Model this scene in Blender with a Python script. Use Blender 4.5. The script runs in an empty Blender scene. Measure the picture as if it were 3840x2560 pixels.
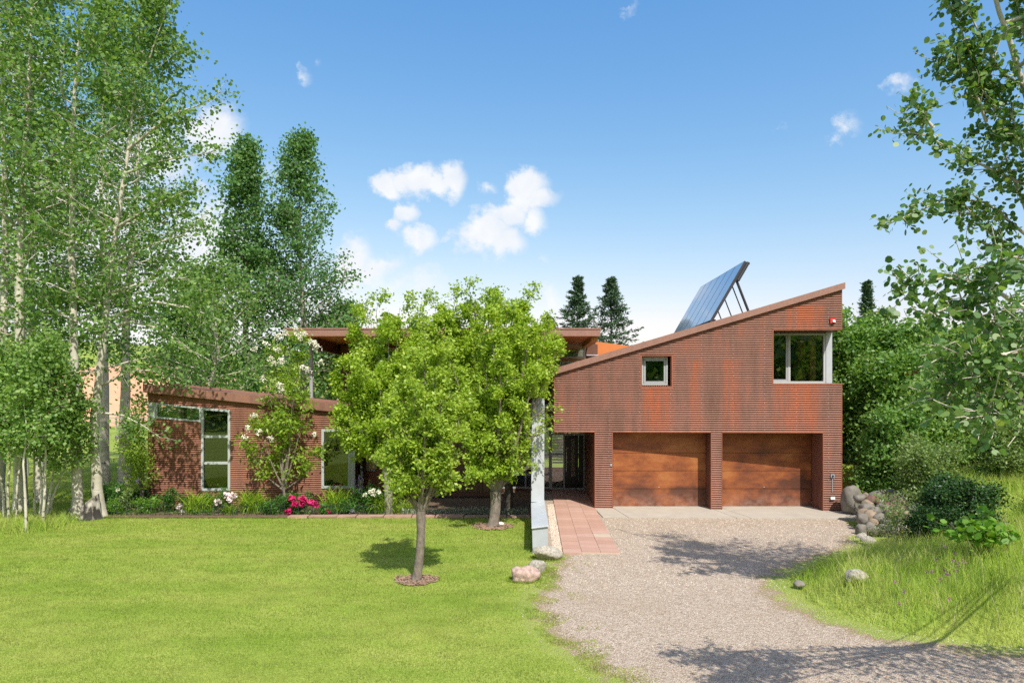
import bpy, bmesh, math, random
import numpy as np
from mathutils import Vector, noise as mnoise

# ------------------------------------------------------------------ scene, camera, light
S = bpy.context.scene
COL = S.collection
R = math.radians
CAMZ = 3.4

cam_d = bpy.data.cameras.new('camera')
cam = bpy.data.objects.new('camera', cam_d)
COL.objects.link(cam)
cam.location = (0, 0, CAMZ)
cam.rotation_euler = (R(90), 0, 0)
cam_d.sensor_width = 36
cam_d.lens = 24
cam_d.shift_y = 0.056
cam_d.clip_end = 6000
S.camera = cam

SUN = Vector((0.37, -1.0, 1.33)).normalized()
sun_d = bpy.data.lights.new('sun', 'SUN')
sun_d.energy = 2.95
sun_d.angle = R(0.5)
sun_d.color = (1.0, 0.93, 0.82)
sun = bpy.data.objects.new('sun', sun_d)
COL.objects.link(sun)
sun.rotation_euler = SUN.to_track_quat('Z', 'Y').to_euler()

S.view_settings.view_transform = 'Standard'
S.view_settings.look = 'None'
S.view_settings.gamma = 1.0
S.view_settings.use_curve_mapping = False
S.view_settings.exposure = 1.0
S.cycles.sample_clamp_indirect = 4.0
S.cycles.max_bounces = 8
S.cycles.transparent_max_bounces = 12
S.cycles.diffuse_bounces = 4
S.cycles.caustics_reflective = False
S.cycles.caustics_refractive = False
S.cycles.use_denoising = False

world = bpy.data.worlds.new('World')
S.world = world
world.use_nodes = True
wt = world.node_tree
wt.nodes.clear()


class NT:
    """Small helper for building node trees."""
    def __init__(self, tree):
        self.t = tree

    def n(self, typ, ins=None, **props):
        nd = self.t.nodes.new(typ)
        for k, v in props.items():
            setattr(nd, k, v)
        for k, v in (ins or {}).items():
            self.set(nd, k, v)
        return nd

    def set(self, nd, k, v):
        sock = nd.inputs[k]
        if isinstance(v, bpy.types.NodeSocket):
            self.t.links.new(v, sock)
        elif isinstance(v, bpy.types.Node):
            self.t.links.new(v.outputs[0], sock)
        else:
            sock.default_value = v

    def math(self, op, a, b=0.0, c=0.0, clamp=False):
        nd = self.n('ShaderNodeMath', operation=op, use_clamp=clamp)
        self.set(nd, 0, a)
        self.set(nd, 1, b)
        if op in ('MULTIPLY_ADD', 'COMPARE'):
            self.set(nd, 2, c)
        return nd.outputs[0]

    def vmath(self, op, a, b=None, scale=None):
        nd = self.n('ShaderNodeVectorMath', operation=op)
        self.set(nd, 0, a)
        if b is not None:
            self.set(nd, 1, b)
        if scale is not None:
            self.set(nd, 'Scale', scale)
        return nd.outputs['Value' if op in ('LENGTH', 'DOT_PRODUCT') else 'Vector']

    def mix(self, fac, a, b, blend='MIX'):
        nd = self.n('ShaderNodeMix', data_type='RGBA', blend_type=blend)
        self.set(nd, 0, fac)
        self.set(nd, 6, a)
        self.set(nd, 7, b)
        return nd.outputs[2]

    def range(self, v, a, b, c=0.0, d=1.0, smooth=False):
        nd = self.n('ShaderNodeMapRange', interpolation_type='SMOOTHSTEP' if smooth else 'LINEAR')
        self.set(nd, 0, v)
        for i, x in enumerate((a, b, c, d)):
            self.set(nd, i + 1, x)
        return nd.outputs[0]

    def noise(self, vec, scale, detail=3.0, rough=0.55, out=0):
        nd = self.n('ShaderNodeTexNoise')
        self.set(nd, 'Vector', vec)
        self.set(nd, 'Scale', scale)
        self.set(nd, 'Detail', detail)
        self.set(nd, 'Roughness', rough)
        return nd.outputs[out]

    def ramp(self, fac, stops):
        nd = self.n('ShaderNodeValToRGB')
        el = nd.color_ramp.elements
        while len(el) < len(stops):
            el.new(0.5)
        for e, (p, c) in zip(el, stops):
            e.position = p
            e.color = (c[0], c[1], c[2], 1) if len(c) == 3 else c
        self.set(nd, 0, fac)
        return nd.outputs[0]


def c4(c):
    return (c[0], c[1], c[2], 1.0)


# ---- sky with fair weather clouds; clouds are placed by direction
W = NT(wt)
sky = W.n('ShaderNodeTexSky', sky_type='NISHITA', sun_disc=False)
sky.sun_elevation = math.asin(SUN.z)
sky.sun_rotation = math.atan2(SUN.x, SUN.y)
sky.altitude = 0
sky.air_density = 1.0
sky.dust_density = 2.0
sky.ozone_density = 1.2
geo = W.n('ShaderNodeTexCoord')
dirv = geo.outputs['Generated']
sep = W.n('ShaderNodeSeparateXYZ', {0: dirv})
dy = W.math('MAXIMUM', sep.outputs[1], 0.05)
ga = W.math('DIVIDE', sep.outputs[0], dy)
gb = W.math('DIVIDE', sep.outputs[2], dy)
plane = W.n('ShaderNodeCombineXYZ', {0: ga, 1: gb, 2: 0.0}).outputs[0]
warp1 = W.vmath('SUBTRACT', W.noise(plane, 20.0, 6.0, 0.62, out=1), (0.5, 0.5, 0.5))
warp2 = W.vmath('SUBTRACT', W.noise(plane, 5.0, 2.0, 0.5, out=1), (0.5, 0.5, 0.5))
wp = W.vmath('ADD', plane, W.vmath('SCALE', warp1, scale=0.06))
wp = W.vmath('ADD', wp, W.vmath('SCALE', warp2, scale=0.075))
wp = W.vmath('MULTIPLY', wp, (1, 1, 0))
CLOUDS = [  # centre and half size as tangents of the bearing, and thickness
    (1422, 714, 62, 55, 1.15), (1552, 685, 115, 62, 1.15), (1620, 690, 80, 50, 1.1), (1690, 680, 62, 78, 1.15), (1507, 814, 62, 50, .95), (1468, 875, 40, 42, .95),
    (1575, 913, 75, 52, .9), (1824, 684, 62, 30, .7), (1985, 700, 82, 62, 1.2), (2045, 742, 60, 50, 1), (1960, 745, 80, 60, 1.2), (1900, 795, 95, 66, 1.3), (1840, 860, 95, 66, 1.25),
    (1797, 906, 105, 82, 1.3), (1880, 920, 100, 78, 1.3), (2012, 830, 60, 62, .9), (1445, 1002, 95, 58, .8), (1330, 990, 70, 95, .9),
    (1590, 1085, 140, 80, .7), (2042, 998, 48, 46, .5), (2075, 1110, 62, 56, .7), (1165, 300, 40, 62, .42), (1208, 210, 36, 34, .38),
    (2350, 15, 46, 46, .42), (3190, 480, 62, 85, .45), (3380, 345, 80, 42, .42), (2940, 460, 40, 30, .34), (2415, 670, 30, 25, .3),
    (800, 480, 120, 110, 1.1), (560, 600, 190, 190, 1.2), (260, 900, 400, 380, 1.3), (720, 980, 270, 230, 1.2), (1120, 1180, 190, 120, 1),
    (1000, 640, 90, 70, .4), (80, 250, 130, 120, .8), (200, 1300, 500, 120, 1)]
dens = None
for cx, cy, rx, ry, st in CLOUDS:
    c = ((cx - 1920) / 2560, (1495 - cy) / 2560, 0)
    q = W.vmath('MULTIPLY', W.vmath('SUBTRACT', wp, c), (2560 / rx / 1.2, 2560 / ry / 1.2, 1))
    m = W.range(W.vmath('LENGTH', q), 1.15, 0.0, 0.0, st)
    dens = m if dens is None else W.math('MAXIMUM', dens, m)
fine = W.noise(plane, 10.0, 9.0, 0.66)
dens = W.math('MULTIPLY', W.math('ADD', dens, W.math('MULTIPLY', W.math('SUBTRACT', fine, 0.5), 2.3)), W.range(dens, 0.0, 0.15))
front_c = W.range(dens, 0.14, 0.80, 0, 1, True)
front_c = W.math('MULTIPLY', front_c, W.range(sep.outputs[1], 0.42, 0.55))
rest = W.noise(dirv, 3.2, 7.0, 0.58)
rest_c = W.math('MULTIPLY', W.range(rest, 0.54, 0.70, 0, 1, True), W.range(sep.outputs[1], 0.5, 0.38))
rest_c = W.math('MULTIPLY', rest_c, W.range(sep.outputs[2], 0.0, 0.12))
cover = W.math('ADD', front_c, rest_c, clamp=True)
shade = W.noise(plane, 22.0, 4.0, 0.5)
ccol = W.ramp(shade, [(0.3, (0.42, 0.445, 0.485)), (0.62, (0.495, 0.50, 0.505))])
# daylight white balance: deeper blue aloft, paler toward the horizon
sks = W.n('ShaderNodeSeparateXYZ', {0: W.vmath('SCALE', sky.outputs[0], scale=0.15)})
chan = [W.math('MINIMUM', W.math('MULTIPLY', W.math('POWER', sks.outputs[i], e_), k_ / 0.15), top_ / 0.15)
        for i, (e_, k_, top_) in enumerate(((1.75, 1.66, 0.52), (1.05, 0.76, 0.52), (0.55, 0.59, 0.56)))]
skc = W.n('ShaderNodeCombineXYZ', {0: chan[0], 1: chan[1], 2: chan[2]})
bg_sky = W.n('ShaderNodeBackground', {'Color': skc, 'Strength': 0.15})
bg_cl = W.n('ShaderNodeBackground', {'Color': ccol, 'Strength': 1.0})
mixw = W.n('ShaderNodeMixShader', {0: W.math('MULTIPLY', cover, 0.95), 1: bg_sky.outputs[0], 2: bg_cl.outputs[0]})
W.n('ShaderNodeOutputWorld', {0: mixw.outputs[0]})


# ------------------------------------------------------------------ materials
MATS = {}


def new_mat(name):
    m = bpy.data.materials.new(name)
    m.use_nodes = True
    m.node_tree.nodes.clear()
    MATS[name] = m
    return m, NT(m.node_tree)


def finish(T, shader):
    T.n('ShaderNodeOutputMaterial', {0: shader})


def simple(name, col, rough=0.6, metal=0.0, var=0.25, scale=8.0, bump=0.0, bscale=60.0, spec=0.4, stretch=(1, 1, 1)):
    m, T = new_mat(name)
    tc = T.n('ShaderNodeTexCoord').outputs['Object']
    v = T.vmath('MULTIPLY', tc, stretch)
    nz = T.noise(v, scale, 4.0, 0.6)
    f = T.range(nz, 0.25, 0.75, 1 - var, 1 + var)
    colr = T.mix(1.0, c4(col), T.n('ShaderNodeCombineXYZ', {0: f, 1: f, 2: f}).outputs[0], 'MULTIPLY')
    p = T.n('ShaderNodeBsdfPrincipled', {'Base Color': colr, 'Roughness': rough, 'Metallic': metal, 'Specular IOR Level': spec})
    if bump:
        b = T.n('ShaderNodeBump', {'Strength': bump, 'Distance': 0.02, 'Height': T.noise(v, bscale, 4.0, 0.6)})
        T.set(p, 'Normal', b)
    finish(T, p.outputs[0])
    return m


def rust(name, dark, mid, hot, gloss=0.55, stains=(), hot_amt=0.5, streak=(2.2, 2.2, 0.35), flat=False):
    """Weathered rusting steel: broad mottling, vertical run-off streaks, brighter rust below openings (stains: x0,x1,z0,z1)."""
    m, T = new_mat(name)
    tc = T.n('ShaderNodeTexCoord').outputs['Object']
    big = T.noise(tc, 0.55, 4.0, 0.6)
    st = T.noise(T.vmath('MULTIPLY', tc, streak), 2.2, 5.0, 0.62)
    fine = T.noise(tc, 26.0, 3.0, 0.6)
    f = T.math('ADD', T.math('MULTIPLY', big, 0.4), T.math('MULTIPLY', st, 0.6))
    colr = T.ramp(f, [(0.34, dark), (0.52, mid), (0.72, tuple(0.6 * a + 0.4 * b for a, b in zip(mid, hot)))])
    hotf = T.range(st, 0.52, 0.72, 0, hot_amt, True)
    sx = T.n('ShaderNodeSeparateXYZ', {0: tc})
    for x0, x1, z0, z1 in stains:
        a = T.math('MULTIPLY', T.range(sx.outputs[0], x0 - .15, x0 + .22, 0, 1, True), T.range(sx.outputs[0], x1 + .15, x1 - .22, 0, 1, True))
        b = T.math('MULTIPLY', T.range(sx.outputs[2], z0 - .3, z0 + .5, 0.35, 1), T.range(sx.outputs[2], z1 + .02, z1 - .02))
        run = T.range(T.noise(T.vmath('MULTIPLY', tc, (1, 1, 0.10)), 6.5, 5.0, 0.65), 0.36, 0.62, 0.05, 1.0)
        hotf = T.math('MAXIMUM', hotf, T.math('MULTIPLY', T.math('MULTIPLY', a, b), run))
    colr = T.mix(hotf, colr, c4(hot))
    g = T.range(fine, 0.3, 0.7, 0.82, 1.16)
    colr = T.mix(1.0, colr, T.n('ShaderNodeCombineXYZ', {0: g, 1: g, 2: g}).outputs[0], 'MULTIPLY')
    p = T.n('ShaderNodeBsdfPrincipled', {'Base Color': colr, 'Roughness': gloss, 'Metallic': 0.0, 'Specular IOR Level': 0.45})
    b = T.n('ShaderNodeBump', {'Strength': 0.12, 'Distance': 0.01, 'Height': fine})
    T.set(p, 'Normal', b)
    finish(T, p.outputs[0])
    return m


rust('rust_garage', (0.165, 0.078, 0.054), (0.245, 0.114, 0.082), (0.40, 0.102, 0.034),
     stains=[(4.0, 4.85, 2.4, 3.78), (7.9, 9.2, 2.4, 3.85), (6.4, 6.9, 2.6, 4.6), (5.4, 5.75, 3.0, 4.6), (8.2, 9.4, 5.5, 6.2)], hot_amt=0.28)
rust('rust_wing', (0.185, 0.080, 0.052), (0.275, 0.122, 0.082), (0.36, 0.13, 0.055), hot_amt=0.3)
rust('rust_shade', (0.17, 0.07, 0.045), (0.24, 0.10, 0.06), (0.34, 0.11, 0.04), hot_amt=0.3)
rust('fascia', (0.25, 0.135, 0.105), (0.285, 0.155, 0.12), (0.31, 0.155, 0.11), hot_amt=0.15)
rust('fascia_dark', (0.16, 0.08, 0.06), (0.26, 0.13, 0.095), (0.31, 0.15, 0.1), hot_amt=0.2)
rust('trim', (0.22, 0.075, 0.045), (0.30, 0.10, 0.055), (0.40, 0.12, 0.04))


def door_mat():
    m, T = new_mat('door_steel')
    tc = T.n('ShaderNodeTexCoord').outputs['Object']
    cloud = T.noise(T.vmath('MULTIPLY', tc, (0.9, 1, 1.5)), 1.3, 6.0, 0.62)
    band = T.noise(T.vmath('MULTIPLY', tc, (0.06, 1, 1)), 9.0, 4.0, 0.65)
    sx = T.n('ShaderNodeSeparateXYZ', {0: tc})
    f = T.math('ADD', T.math('MULTIPLY', cloud, 0.85), T.math('MULTIPLY', band, 0.15))
    # bloom of fresh orange rust across the middle sheets, browner by the ground where splash keeps it wet
    mid = T.range(sx.outputs[2], 0.5, 1.35, -0.07, 0.06, True)
    f = T.math('ADD', f, mid)
    colr = T.ramp(f, [(0.36, (0.095, 0.036, 0.022)), (0.46, (0.185, 0.056, 0.022)), (0.56, (0.285, 0.088, 0.024)), (0.70, (0.38, 0.15, 0.045))])
    dust = T.math('MULTIPLY', T.range(sx.outputs[2], 0.55, 0.05, 0, 0.55), T.range(T.noise(tc, 5.0, 4.0, 0.6), 0.35, 0.65))
    colr = T.mix(dust, colr, (0.38, 0.22, 0.17, 1))
    p = T.n('ShaderNodeBsdfPrincipled', {'Base Color': colr, 'Roughness': T.range(cloud, 0.3, 0.7, 0.42, 0.62), 'Specular IOR Level': 0.5})
    T.set(p, 'Normal', T.n('ShaderNodeBump', {'Strength': 0.08, 'Distance': 0.01, 'Height': band}))
    finish(T, p.outputs[0])


door_mat()
simple('galvanised', (0.42, 0.455, 0.495), 0.5, 0.0, 0.10, 3.0, 0.04, 90, 0.5)
simple('window_frame', (0.42, 0.46, 0.46), 0.45, 0.0, 0.04)
simple('frame_grey', (0.33, 0.35, 0.38), 0.45, 0.0, 0.06)
simple('dark_metal', (0.035, 0.037, 0.042), 0.45, 0.0, 0.15)
simple('door_black', (0.012, 0.012, 0.014), 0.35, 0.0, 0.1)
simple('interior', (0.10, 0.095, 0.085), 0.9)
simple('interior_wall', (0.22, 0.2, 0.17), 0.9)
simple('soffit_wood', (0.52, 0.225, 0.050), 0.55, 0, 0.16, 3.0, 0.05, 40, 0.3, (0.3, 4, 4))
simple('timber', (0.42, 0.24, 0.07), 0.6, 0, 0.2, 6.0, 0.05, 40, 0.3, (1, 1, 4))
simple('orange_wall', (0.56, 0.19, 0.055), 0.75, 0, 0.06, 2.0)
simple('plank_wood', (0.17, 0.115, 0.07), 0.8, 0, 0.4, 7.0, 0.3, 30, 0.2, (5, 5, 0.5))
simple('brown_metal', (0.13, 0.06, 0.04), 0.5, 0, 0.2)
simple('concrete', (0.40, 0.365, 0.31), 0.85, 0, 0.10, 2.5, 0.1, 90)
simple('boulder_pale', (0.36, 0.335, 0.285), 0.9, 0, 0.55, 22.0, 0.8, 38)
simple('boulder_pink', (0.40, 0.29, 0.25), 0.9, 0, 0.5, 14.0, 0.8, 34)
simple('boulder_grey', (0.19, 0.175, 0.15), 0.85, 0, 0.38, 4.0, 0.6, 18)
simple('stone_tan', (0.26, 0.20, 0.145), 0.85, 0, 0.35, 5.0, 0.5, 30)
simple('stone_red', (0.17, 0.085, 0.075), 0.85, 0, 0.35, 5.0, 0.5, 30)
simple('slab_stone', (0.36, 0.23, 0.185), 0.85, 0, 0.22, 4.0, 0.3, 30)
simple('bark_fruit', (0.20, 0.17, 0.145), 0.9, 0, 0.4, 14.0, 0.9, 26, 0.2, (1, 1, 0.5))
simple('bark_dark', (0.075, 0.062, 0.052), 0.9, 0, 0.45, 14.0, 0.9, 26, 0.2, (1, 1, 0.5))
simple('bark_grey', (0.27, 0.25, 0.21), 0.9, 0, 0.35, 12.0, 0.6, 30, 0.2)
simple('bark_conifer', (0.10, 0.075, 0.055), 0.9)
simple('stem_green', (0.09, 0.15, 0.04), 0.7)
simple('soil', (0.13, 0.090, 0.058), 0.95, 0, 0.4, 6.0, 0.6, 25)
simple('mulch_mat', (0.30, 0.20, 0.14), 0.95, 0, 0.5, 18.0, 0.5, 50)
simple('hill_earth', (0.56, 0.31, 0.19), 0.95, 0, 0.22, 0.12)
simple('mountain_green', (0.07, 0.11, 0.09), 0.95, 0, 0.3, 0.02)
simple('alarm_red', (0.50, 0.05, 0.045), 0.4, 0, 0.05)
simple('white_plastic', (0.72, 0.72, 0.70), 0.4, 0, 0.04)
simple('fence_wood', (0.36, 0.33, 0.28), 0.9, 0, 0.2)
simple('petal_white', (0.78, 0.76, 0.66), 0.7, 0, 0.06)
simple('petal_blush', (0.74, 0.60, 0.62), 0.7, 0, 0.1)
simple('petal_magenta', (0.62, 0.022, 0.17), 0.6, 0, 0.2, 30)
simple('petal_lilac', (0.40, 0.30, 0.56), 0.7, 0, 0.15)
simple('petal_clover', (0.36, 0.13, 0.30), 0.7, 0, 0.15)
simple('petal_orange', (0.75, 0.25, 0.02), 0.6, 0, 0.1)
simple('seed_tan', (0.42, 0.38, 0.22), 0.8, 0, 0.15)


def aspen_bark():
    m, T = new_mat('bark_aspen')
    tc = T.n('ShaderNodeTexCoord').outputs['Object']
    base = T.ramp(T.noise(tc, 1.6, 4.0, 0.6), [(0.3, (0.36, 0.34, 0.27)), (0.65, (0.58, 0.55, 0.47))])
    band = T.noise(T.vmath('MULTIPLY', tc, (2.2, 2.2, 13.0)), 1.5, 2.0, 0.5)
    lent = T.range(band, 0.655, 0.70, 0, 1, True)
    sc = T.range(T.noise(T.vmath('MULTIPLY', tc, (1, 1, 0.6)), 3.4, 3.0, 0.6), 0.62, 0.68, 0, 1, True)
    sx = T.n('ShaderNodeSeparateXYZ', {0: tc})
    low = T.range(sx.outputs[2], 3.0, 0.3, 0.25, 1.0)
    d = T.math('MULTIPLY', T.math('MAXIMUM', lent, sc), low, clamp=True)
    colr = T.mix(d, base, (0.035, 0.03, 0.027, 1))
    p = T.n('ShaderNodeBsdfPrincipled', {'Base Color': colr, 'Roughness': 0.8, 'Specular IOR Level': 0.25})
    T.set(p, 'Normal', T.n('ShaderNodeBump', {'Strength': 0.3, 'Distance': 0.02, 'Height': T.noise(tc, 20.0, 3.0)}))
    finish(T, p.outputs[0])


aspen_bark()


def stump_mat():
    m, T = new_mat('bark_stump')
    tc = T.n('ShaderNodeTexCoord').outputs['Object']
    n1 = T.noise(T.vmath('MULTIPLY', tc, (1, 1, 0.45)), 3.6, 4.0, 0.65)
    colr = T.ramp(n1, [(0.50, (0.035, 0.032, 0.03)), (0.55, (0.22, 0.20, 0.17)), (0.62, (0.46, 0.44, 0.40))])
    p = T.n('ShaderNodeBsdfPrincipled', {'Base Color': colr, 'Roughness': 0.9})
    T.set(p, 'Normal', T.n('ShaderNodeBump', {'Strength': 0.7, 'Distance': 0.03, 'Height': n1}))
    finish(T, p.outputs[0])


stump_mat()


def leaf_mat(name, cols, trans=0.5, tcol=None, gloss=0.025, rough=0.5):
    """cols: three leaf colours spread over the leaves by their own random value; thin leaves let light through."""
    m, T = new_mat(name)
    at = T.n('ShaderNodeAttribute', attribute_name='rnd').outputs['Fac']
    colr = T.ramp(at, [(0.0, cols[0]), (0.5, cols[1]), (1.0, cols[2])])
    tcol = tcol or (1.25, 1.15, 0.55)
    tc = T.mix(1.0, colr, c4(tcol), 'MULTIPLY')
    d = T.n('ShaderNodeBsdfDiffuse', {'Color': colr})
    tr = T.n('ShaderNodeBsdfTranslucent', {'Color': tc})
    mx = T.n('ShaderNodeMixShader', {0: trans, 1: d.outputs[0], 2: tr.outputs[0]})
    g = T.n('ShaderNodeBsdfGlossy', {'Color': (1, 1, 1, 1), 'Roughness': rough})
    mx2 = T.n('ShaderNodeMixShader', {0: gloss, 1: mx.outputs[0], 2: g.outputs[0]})
    finish(T, mx2.outputs[0])
    return m


leaf_mat('leaf_aspen', [(0.085, 0.20, 0.052), (0.17, 0.32, 0.075), (0.30, 0.46, 0.115)])
leaf_mat('leaf_aspen_near', [(0.055, 0.155, 0.040), (0.125, 0.265, 0.065), (0.27, 0.39, 0.095)], gloss=0.04)
leaf_mat('leaf_poplar', [(0.062, 0.17, 0.058), (0.125, 0.28, 0.085), (0.22, 0.38, 0.12)])
leaf_mat('leaf_young', [(0.12, 0.25, 0.065), (0.22, 0.38, 0.09), (0.34, 0.50, 0.125)])
leaf_mat('leaf_apple', [(0.20, 0.35, 0.034), (0.36, 0.53, 0.046), (0.53, 0.66, 0.085)])
leaf_mat('leaf_apple_pale', [(0.22, 0.36, 0.05), (0.38, 0.54, 0.066), (0.55, 0.67, 0.11)])
leaf_mat('leaf_lilac', [(0.16, 0.29, 0.03), (0.28, 0.44, 0.04), (0.42, 0.56, 0.065)])
leaf_mat('leaf_oak', [(0.075, 0.20, 0.042), (0.16, 0.325, 0.062), (0.29, 0.45, 0.095)])
leaf_mat('leaf_sage', [(0.13, 0.23, 0.07), (0.22, 0.34, 0.10), (0.34, 0.45, 0.16)])
leaf_mat('leaf_dark', [(0.016, 0.055, 0.016), (0.036, 0.10, 0.022), (0.08, 0.18, 0.035)], trans=0.25)
leaf_mat('leaf_spruce', [(0.035, 0.085, 0.045), (0.07, 0.14, 0.072), (0.13, 0.21, 0.11)], trans=0.15)
leaf_mat('leaf_dead', [(0.36, 0.11, 0.03), (0.50, 0.18, 0.05), (0.55, 0.26, 0.09)])
leaf_mat('leaf_silver', [(0.16, 0.22, 0.15), (0.26, 0.32, 0.24), (0.50, 0.54, 0.48)], trans=0.25)
leaf_mat('leaf_bed', [(0.04, 0.15, 0.025), (0.085, 0.235, 0.035), (0.16, 0.33, 0.05)])
leaf_mat('leaf_bright', [(0.11, 0.28, 0.03), (0.18, 0.37, 0.04), (0.26, 0.44, 0.06)])


def grass_mat(name, cols, patch, pscale=0.45, trans=0.45, dry=0.5):
    m, T = new_mat(name)
    at = T.n('ShaderNodeAttribute', attribute_name='rnd').outputs['Fac']
    colr = T.ramp(at, [(0.0, cols[0]), (0.55, cols[1]), (1.0, cols[2])])
    tc = T.n('ShaderNodeTexCoord').outputs['Object']
    p1 = T.noise(T.vmath('MULTIPLY', tc, (0.8, 1.5, 0)), pscale, 5.0, 0.65)
    pf = T.range(p1, 0.42, 0.64, 0, dry, True)
    colr = T.mix(pf, colr, c4(patch))
    p2 = T.range(T.noise(T.vmath('MULTIPLY', tc, (1.0, 1.6, 0)), pscale * 4.5, 4.0, 0.65), 0.3, 0.7, 0.70, 1.26)
    colr = T.mix(1.0, colr, T.n('ShaderNodeCombineXYZ', {0: p2, 1: p2, 2: p2}).outputs[0], 'MULTIPLY')
    d = T.n('ShaderNodeBsdfDiffuse', {'Color': colr})
    tr = T.n('ShaderNodeBsdfTranslucent', {'Color': T.mix(1.0, colr, (1.2, 1.1, 0.6, 1), 'MULTIPLY')})
    mx = T.n('ShaderNodeMixShader', {0: trans, 1: d.outputs[0], 2: tr.outputs[0]})
    finish(T, mx.outputs[0])


grass_mat('grass_lawn', [(0.20, 0.315, 0.048), (0.315, 0.435, 0.078), (0.43, 0.52, 0.13)], (0.50, 0.50, 0.18))
grass_mat('grass_tall', [(0.21, 0.37, 0.06), (0.39, 0.55, 0.095), (0.62, 0.69, 0.20)], (0.62, 0.64, 0.24), 0.5, 0.45, 0.6)
grass_mat('daylily_blade', [(0.15, 0.31, 0.03), (0.28, 0.45, 0.04), (0.46, 0.58, 0.075)], (0.38, 0.52, 0.06), 1.0, 0.4, 0.3)


def ground_mats():
    # turf under the blades: green with bare, drier patches
    for name, a, b, sc in (('turf', (0.19, 0.28, 0.04), (0.32, 0.37, 0.085), 0.5), ('meadow', (0.19, 0.28, 0.04), (0.32, 0.37, 0.09), 0.08)):
        m, T = new_mat(name)
        tc = T.n('ShaderNodeTexCoord').outputs['Object']
        f = T.noise(T.vmath('MULTIPLY', tc, (0.8, 1.5, 1)), sc, 6.0, 0.68)
        colr = T.ramp(f, [(0.35, a), (0.65, b)])
        f2 = T.range(T.noise(tc, 22.0, 4.0, 0.7), 0.3, 0.7, 0.7, 1.25)
        colr = T.mix(1.0, colr, T.n('ShaderNodeCombineXYZ', {0: f2, 1: f2, 2: f2}).outputs[0], 'MULTIPLY')
        p = T.n('ShaderNodeBsdfPrincipled', {'Base Color': colr, 'Roughness': 0.95, 'Specular IOR Level': 0.1})
        T.set(p, 'Normal', T.n('ShaderNodeBump', {'Strength': 0.6, 'Distance': 0.05, 'Height': T.noise(tc, 35.0, 3.0)}))
        finish(T, p.outputs[0])
    # crushed stone: individual grains of mixed colour
    m, T = new_mat('gravel_bed')
    tc = T.n('ShaderNodeTexCoord').outputs['Object']
    vo = T.n('ShaderNodeTexVoronoi', {'Vector': tc, 'Scale': 44.0, 'Randomness': 1.0})
    grain = T.n('ShaderNodeSeparateColor', {0: vo.outputs['Color']}).outputs[0]
    colr = T.ramp(grain, [(0.0, (0.34, 0.265, 0.20)), (0.3, (0.52, 0.42, 0.325)), (0.6, (0.61, 0.51, 0.41)), (0.85, (0.70, 0.62, 0.52)), (1.0, (0.51, 0.33, 0.24))])
    f = T.noise(tc, 0.5, 5.0, 0.65)
    colr = T.mix(T.range(f, 0.5, 0.72, 0, 0.5), colr, (0.45, 0.34, 0.24, 1))
    # toward its edges the stone thins out over bare reddish earth
    ed = T.n('ShaderNodeAttribute', attribute_name='edge').outputs['Fac']
    en_ = T.math('ADD', T.math('ADD', ed, T.math('MULTIPLY', T.math('SUBTRACT', T.noise(tc, 2.4, 5.0, 0.65), 0.5), 1.1)), T.math('MULTIPLY', T.math('SUBTRACT', grain, 0.5), 0.22))
    colr = T.mix(T.range(en_, 0.70, 0.34, 0, 0.85, True), colr, T.mix(T.noise(tc, 14.0, 4.0, 0.7), (0.26, 0.18, 0.09, 1), (0.46, 0.36, 0.21, 1)))
    edge = T.range(vo.outputs['Distance'], 0.0, 0.65, 1.0, 0.62)
    colr = T.mix(1.0, colr, T.n('ShaderNodeCombineXYZ', {0: edge, 1: edge, 2: edge}).outputs[0], 'MULTIPLY')
    trf = T.ramp(T.noise(T.vmath('MULTIPLY', tc, (0.8, 1.5, 1)), 0.5, 6.0, 0.68), [(0.35, (0.19, 0.28, 0.04)), (0.65, (0.32, 0.37, 0.085))])
    colr = T.mix(T.range(en_, 0.40, 0.22, 0, 0.95, True), colr, trf)
    p = T.n('ShaderNodeBsdfPrincipled', {'Base Color': colr, 'Roughness': 0.9, 'Specular IOR Level': 0.25})
    T.set(p, 'Normal', T.n('ShaderNodeBump', {'Strength': 0.9, 'Distance': 0.02, 'Height': T.math('SUBTRACT', 1.0, vo.outputs['Distance'])}))
    finish(T, p.outputs[0])
    # loose pebbles, colour by pebble
    m, T = new_mat('pebble')
    at = T.n('ShaderNodeAttribute', attribute_name='rnd').outputs['Fac']
    colr = T.ramp(at, [(0.0, (0.30, 0.24, 0.19)), (0.3, (0.52, 0.43, 0.34)), (0.6, (0.62, 0.54, 0.45)), (0.85, (0.74, 0.68, 0.59)), (1.0, (0.50, 0.32, 0.23))])
    p = T.n('ShaderNodeBsdfPrincipled', {'Base Color': colr, 'Roughness': 0.85, 'Specular IOR Level': 0.25})
    finish(T, p.outputs[0])
    # sandstone pavers: colour by paver
    m, T = new_mat('paver_stone')
    oi = T.n('ShaderNodeObjectInfo').outputs['Random']
    tc = T.n('ShaderNodeTexCoord').outputs['Object']
    colr = T.ramp(oi, [(0.0, (0.40, 0.245, 0.19)), (0.5, (0.44, 0.275, 0.215)), (1.0, (0.46, 0.305, 0.25))])
    g = T.range(T.noise(T.vmath('MULTIPLY', tc, (0.7, 3, 1)), 5.0, 5.0, 0.6), 0.3, 0.7, 0.86, 1.12)
    colr = T.mix(1.0, colr, T.n('ShaderNodeCombineXYZ', {0: g, 1: g, 2: g}).outputs[0], 'MULTIPLY')
    p = T.n('ShaderNodeBsdfPrincipled', {'Base Color': colr, 'Roughness': 0.8, 'Specular IOR Level': 0.3})
    T.set(p, 'Normal', T.n('ShaderNodeBump', {'Strength': 0.15, 'Distance': 0.01, 'Height': T.noise(tc, 40.0, 4.0)}))
    finish(T, p.outputs[0])
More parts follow.
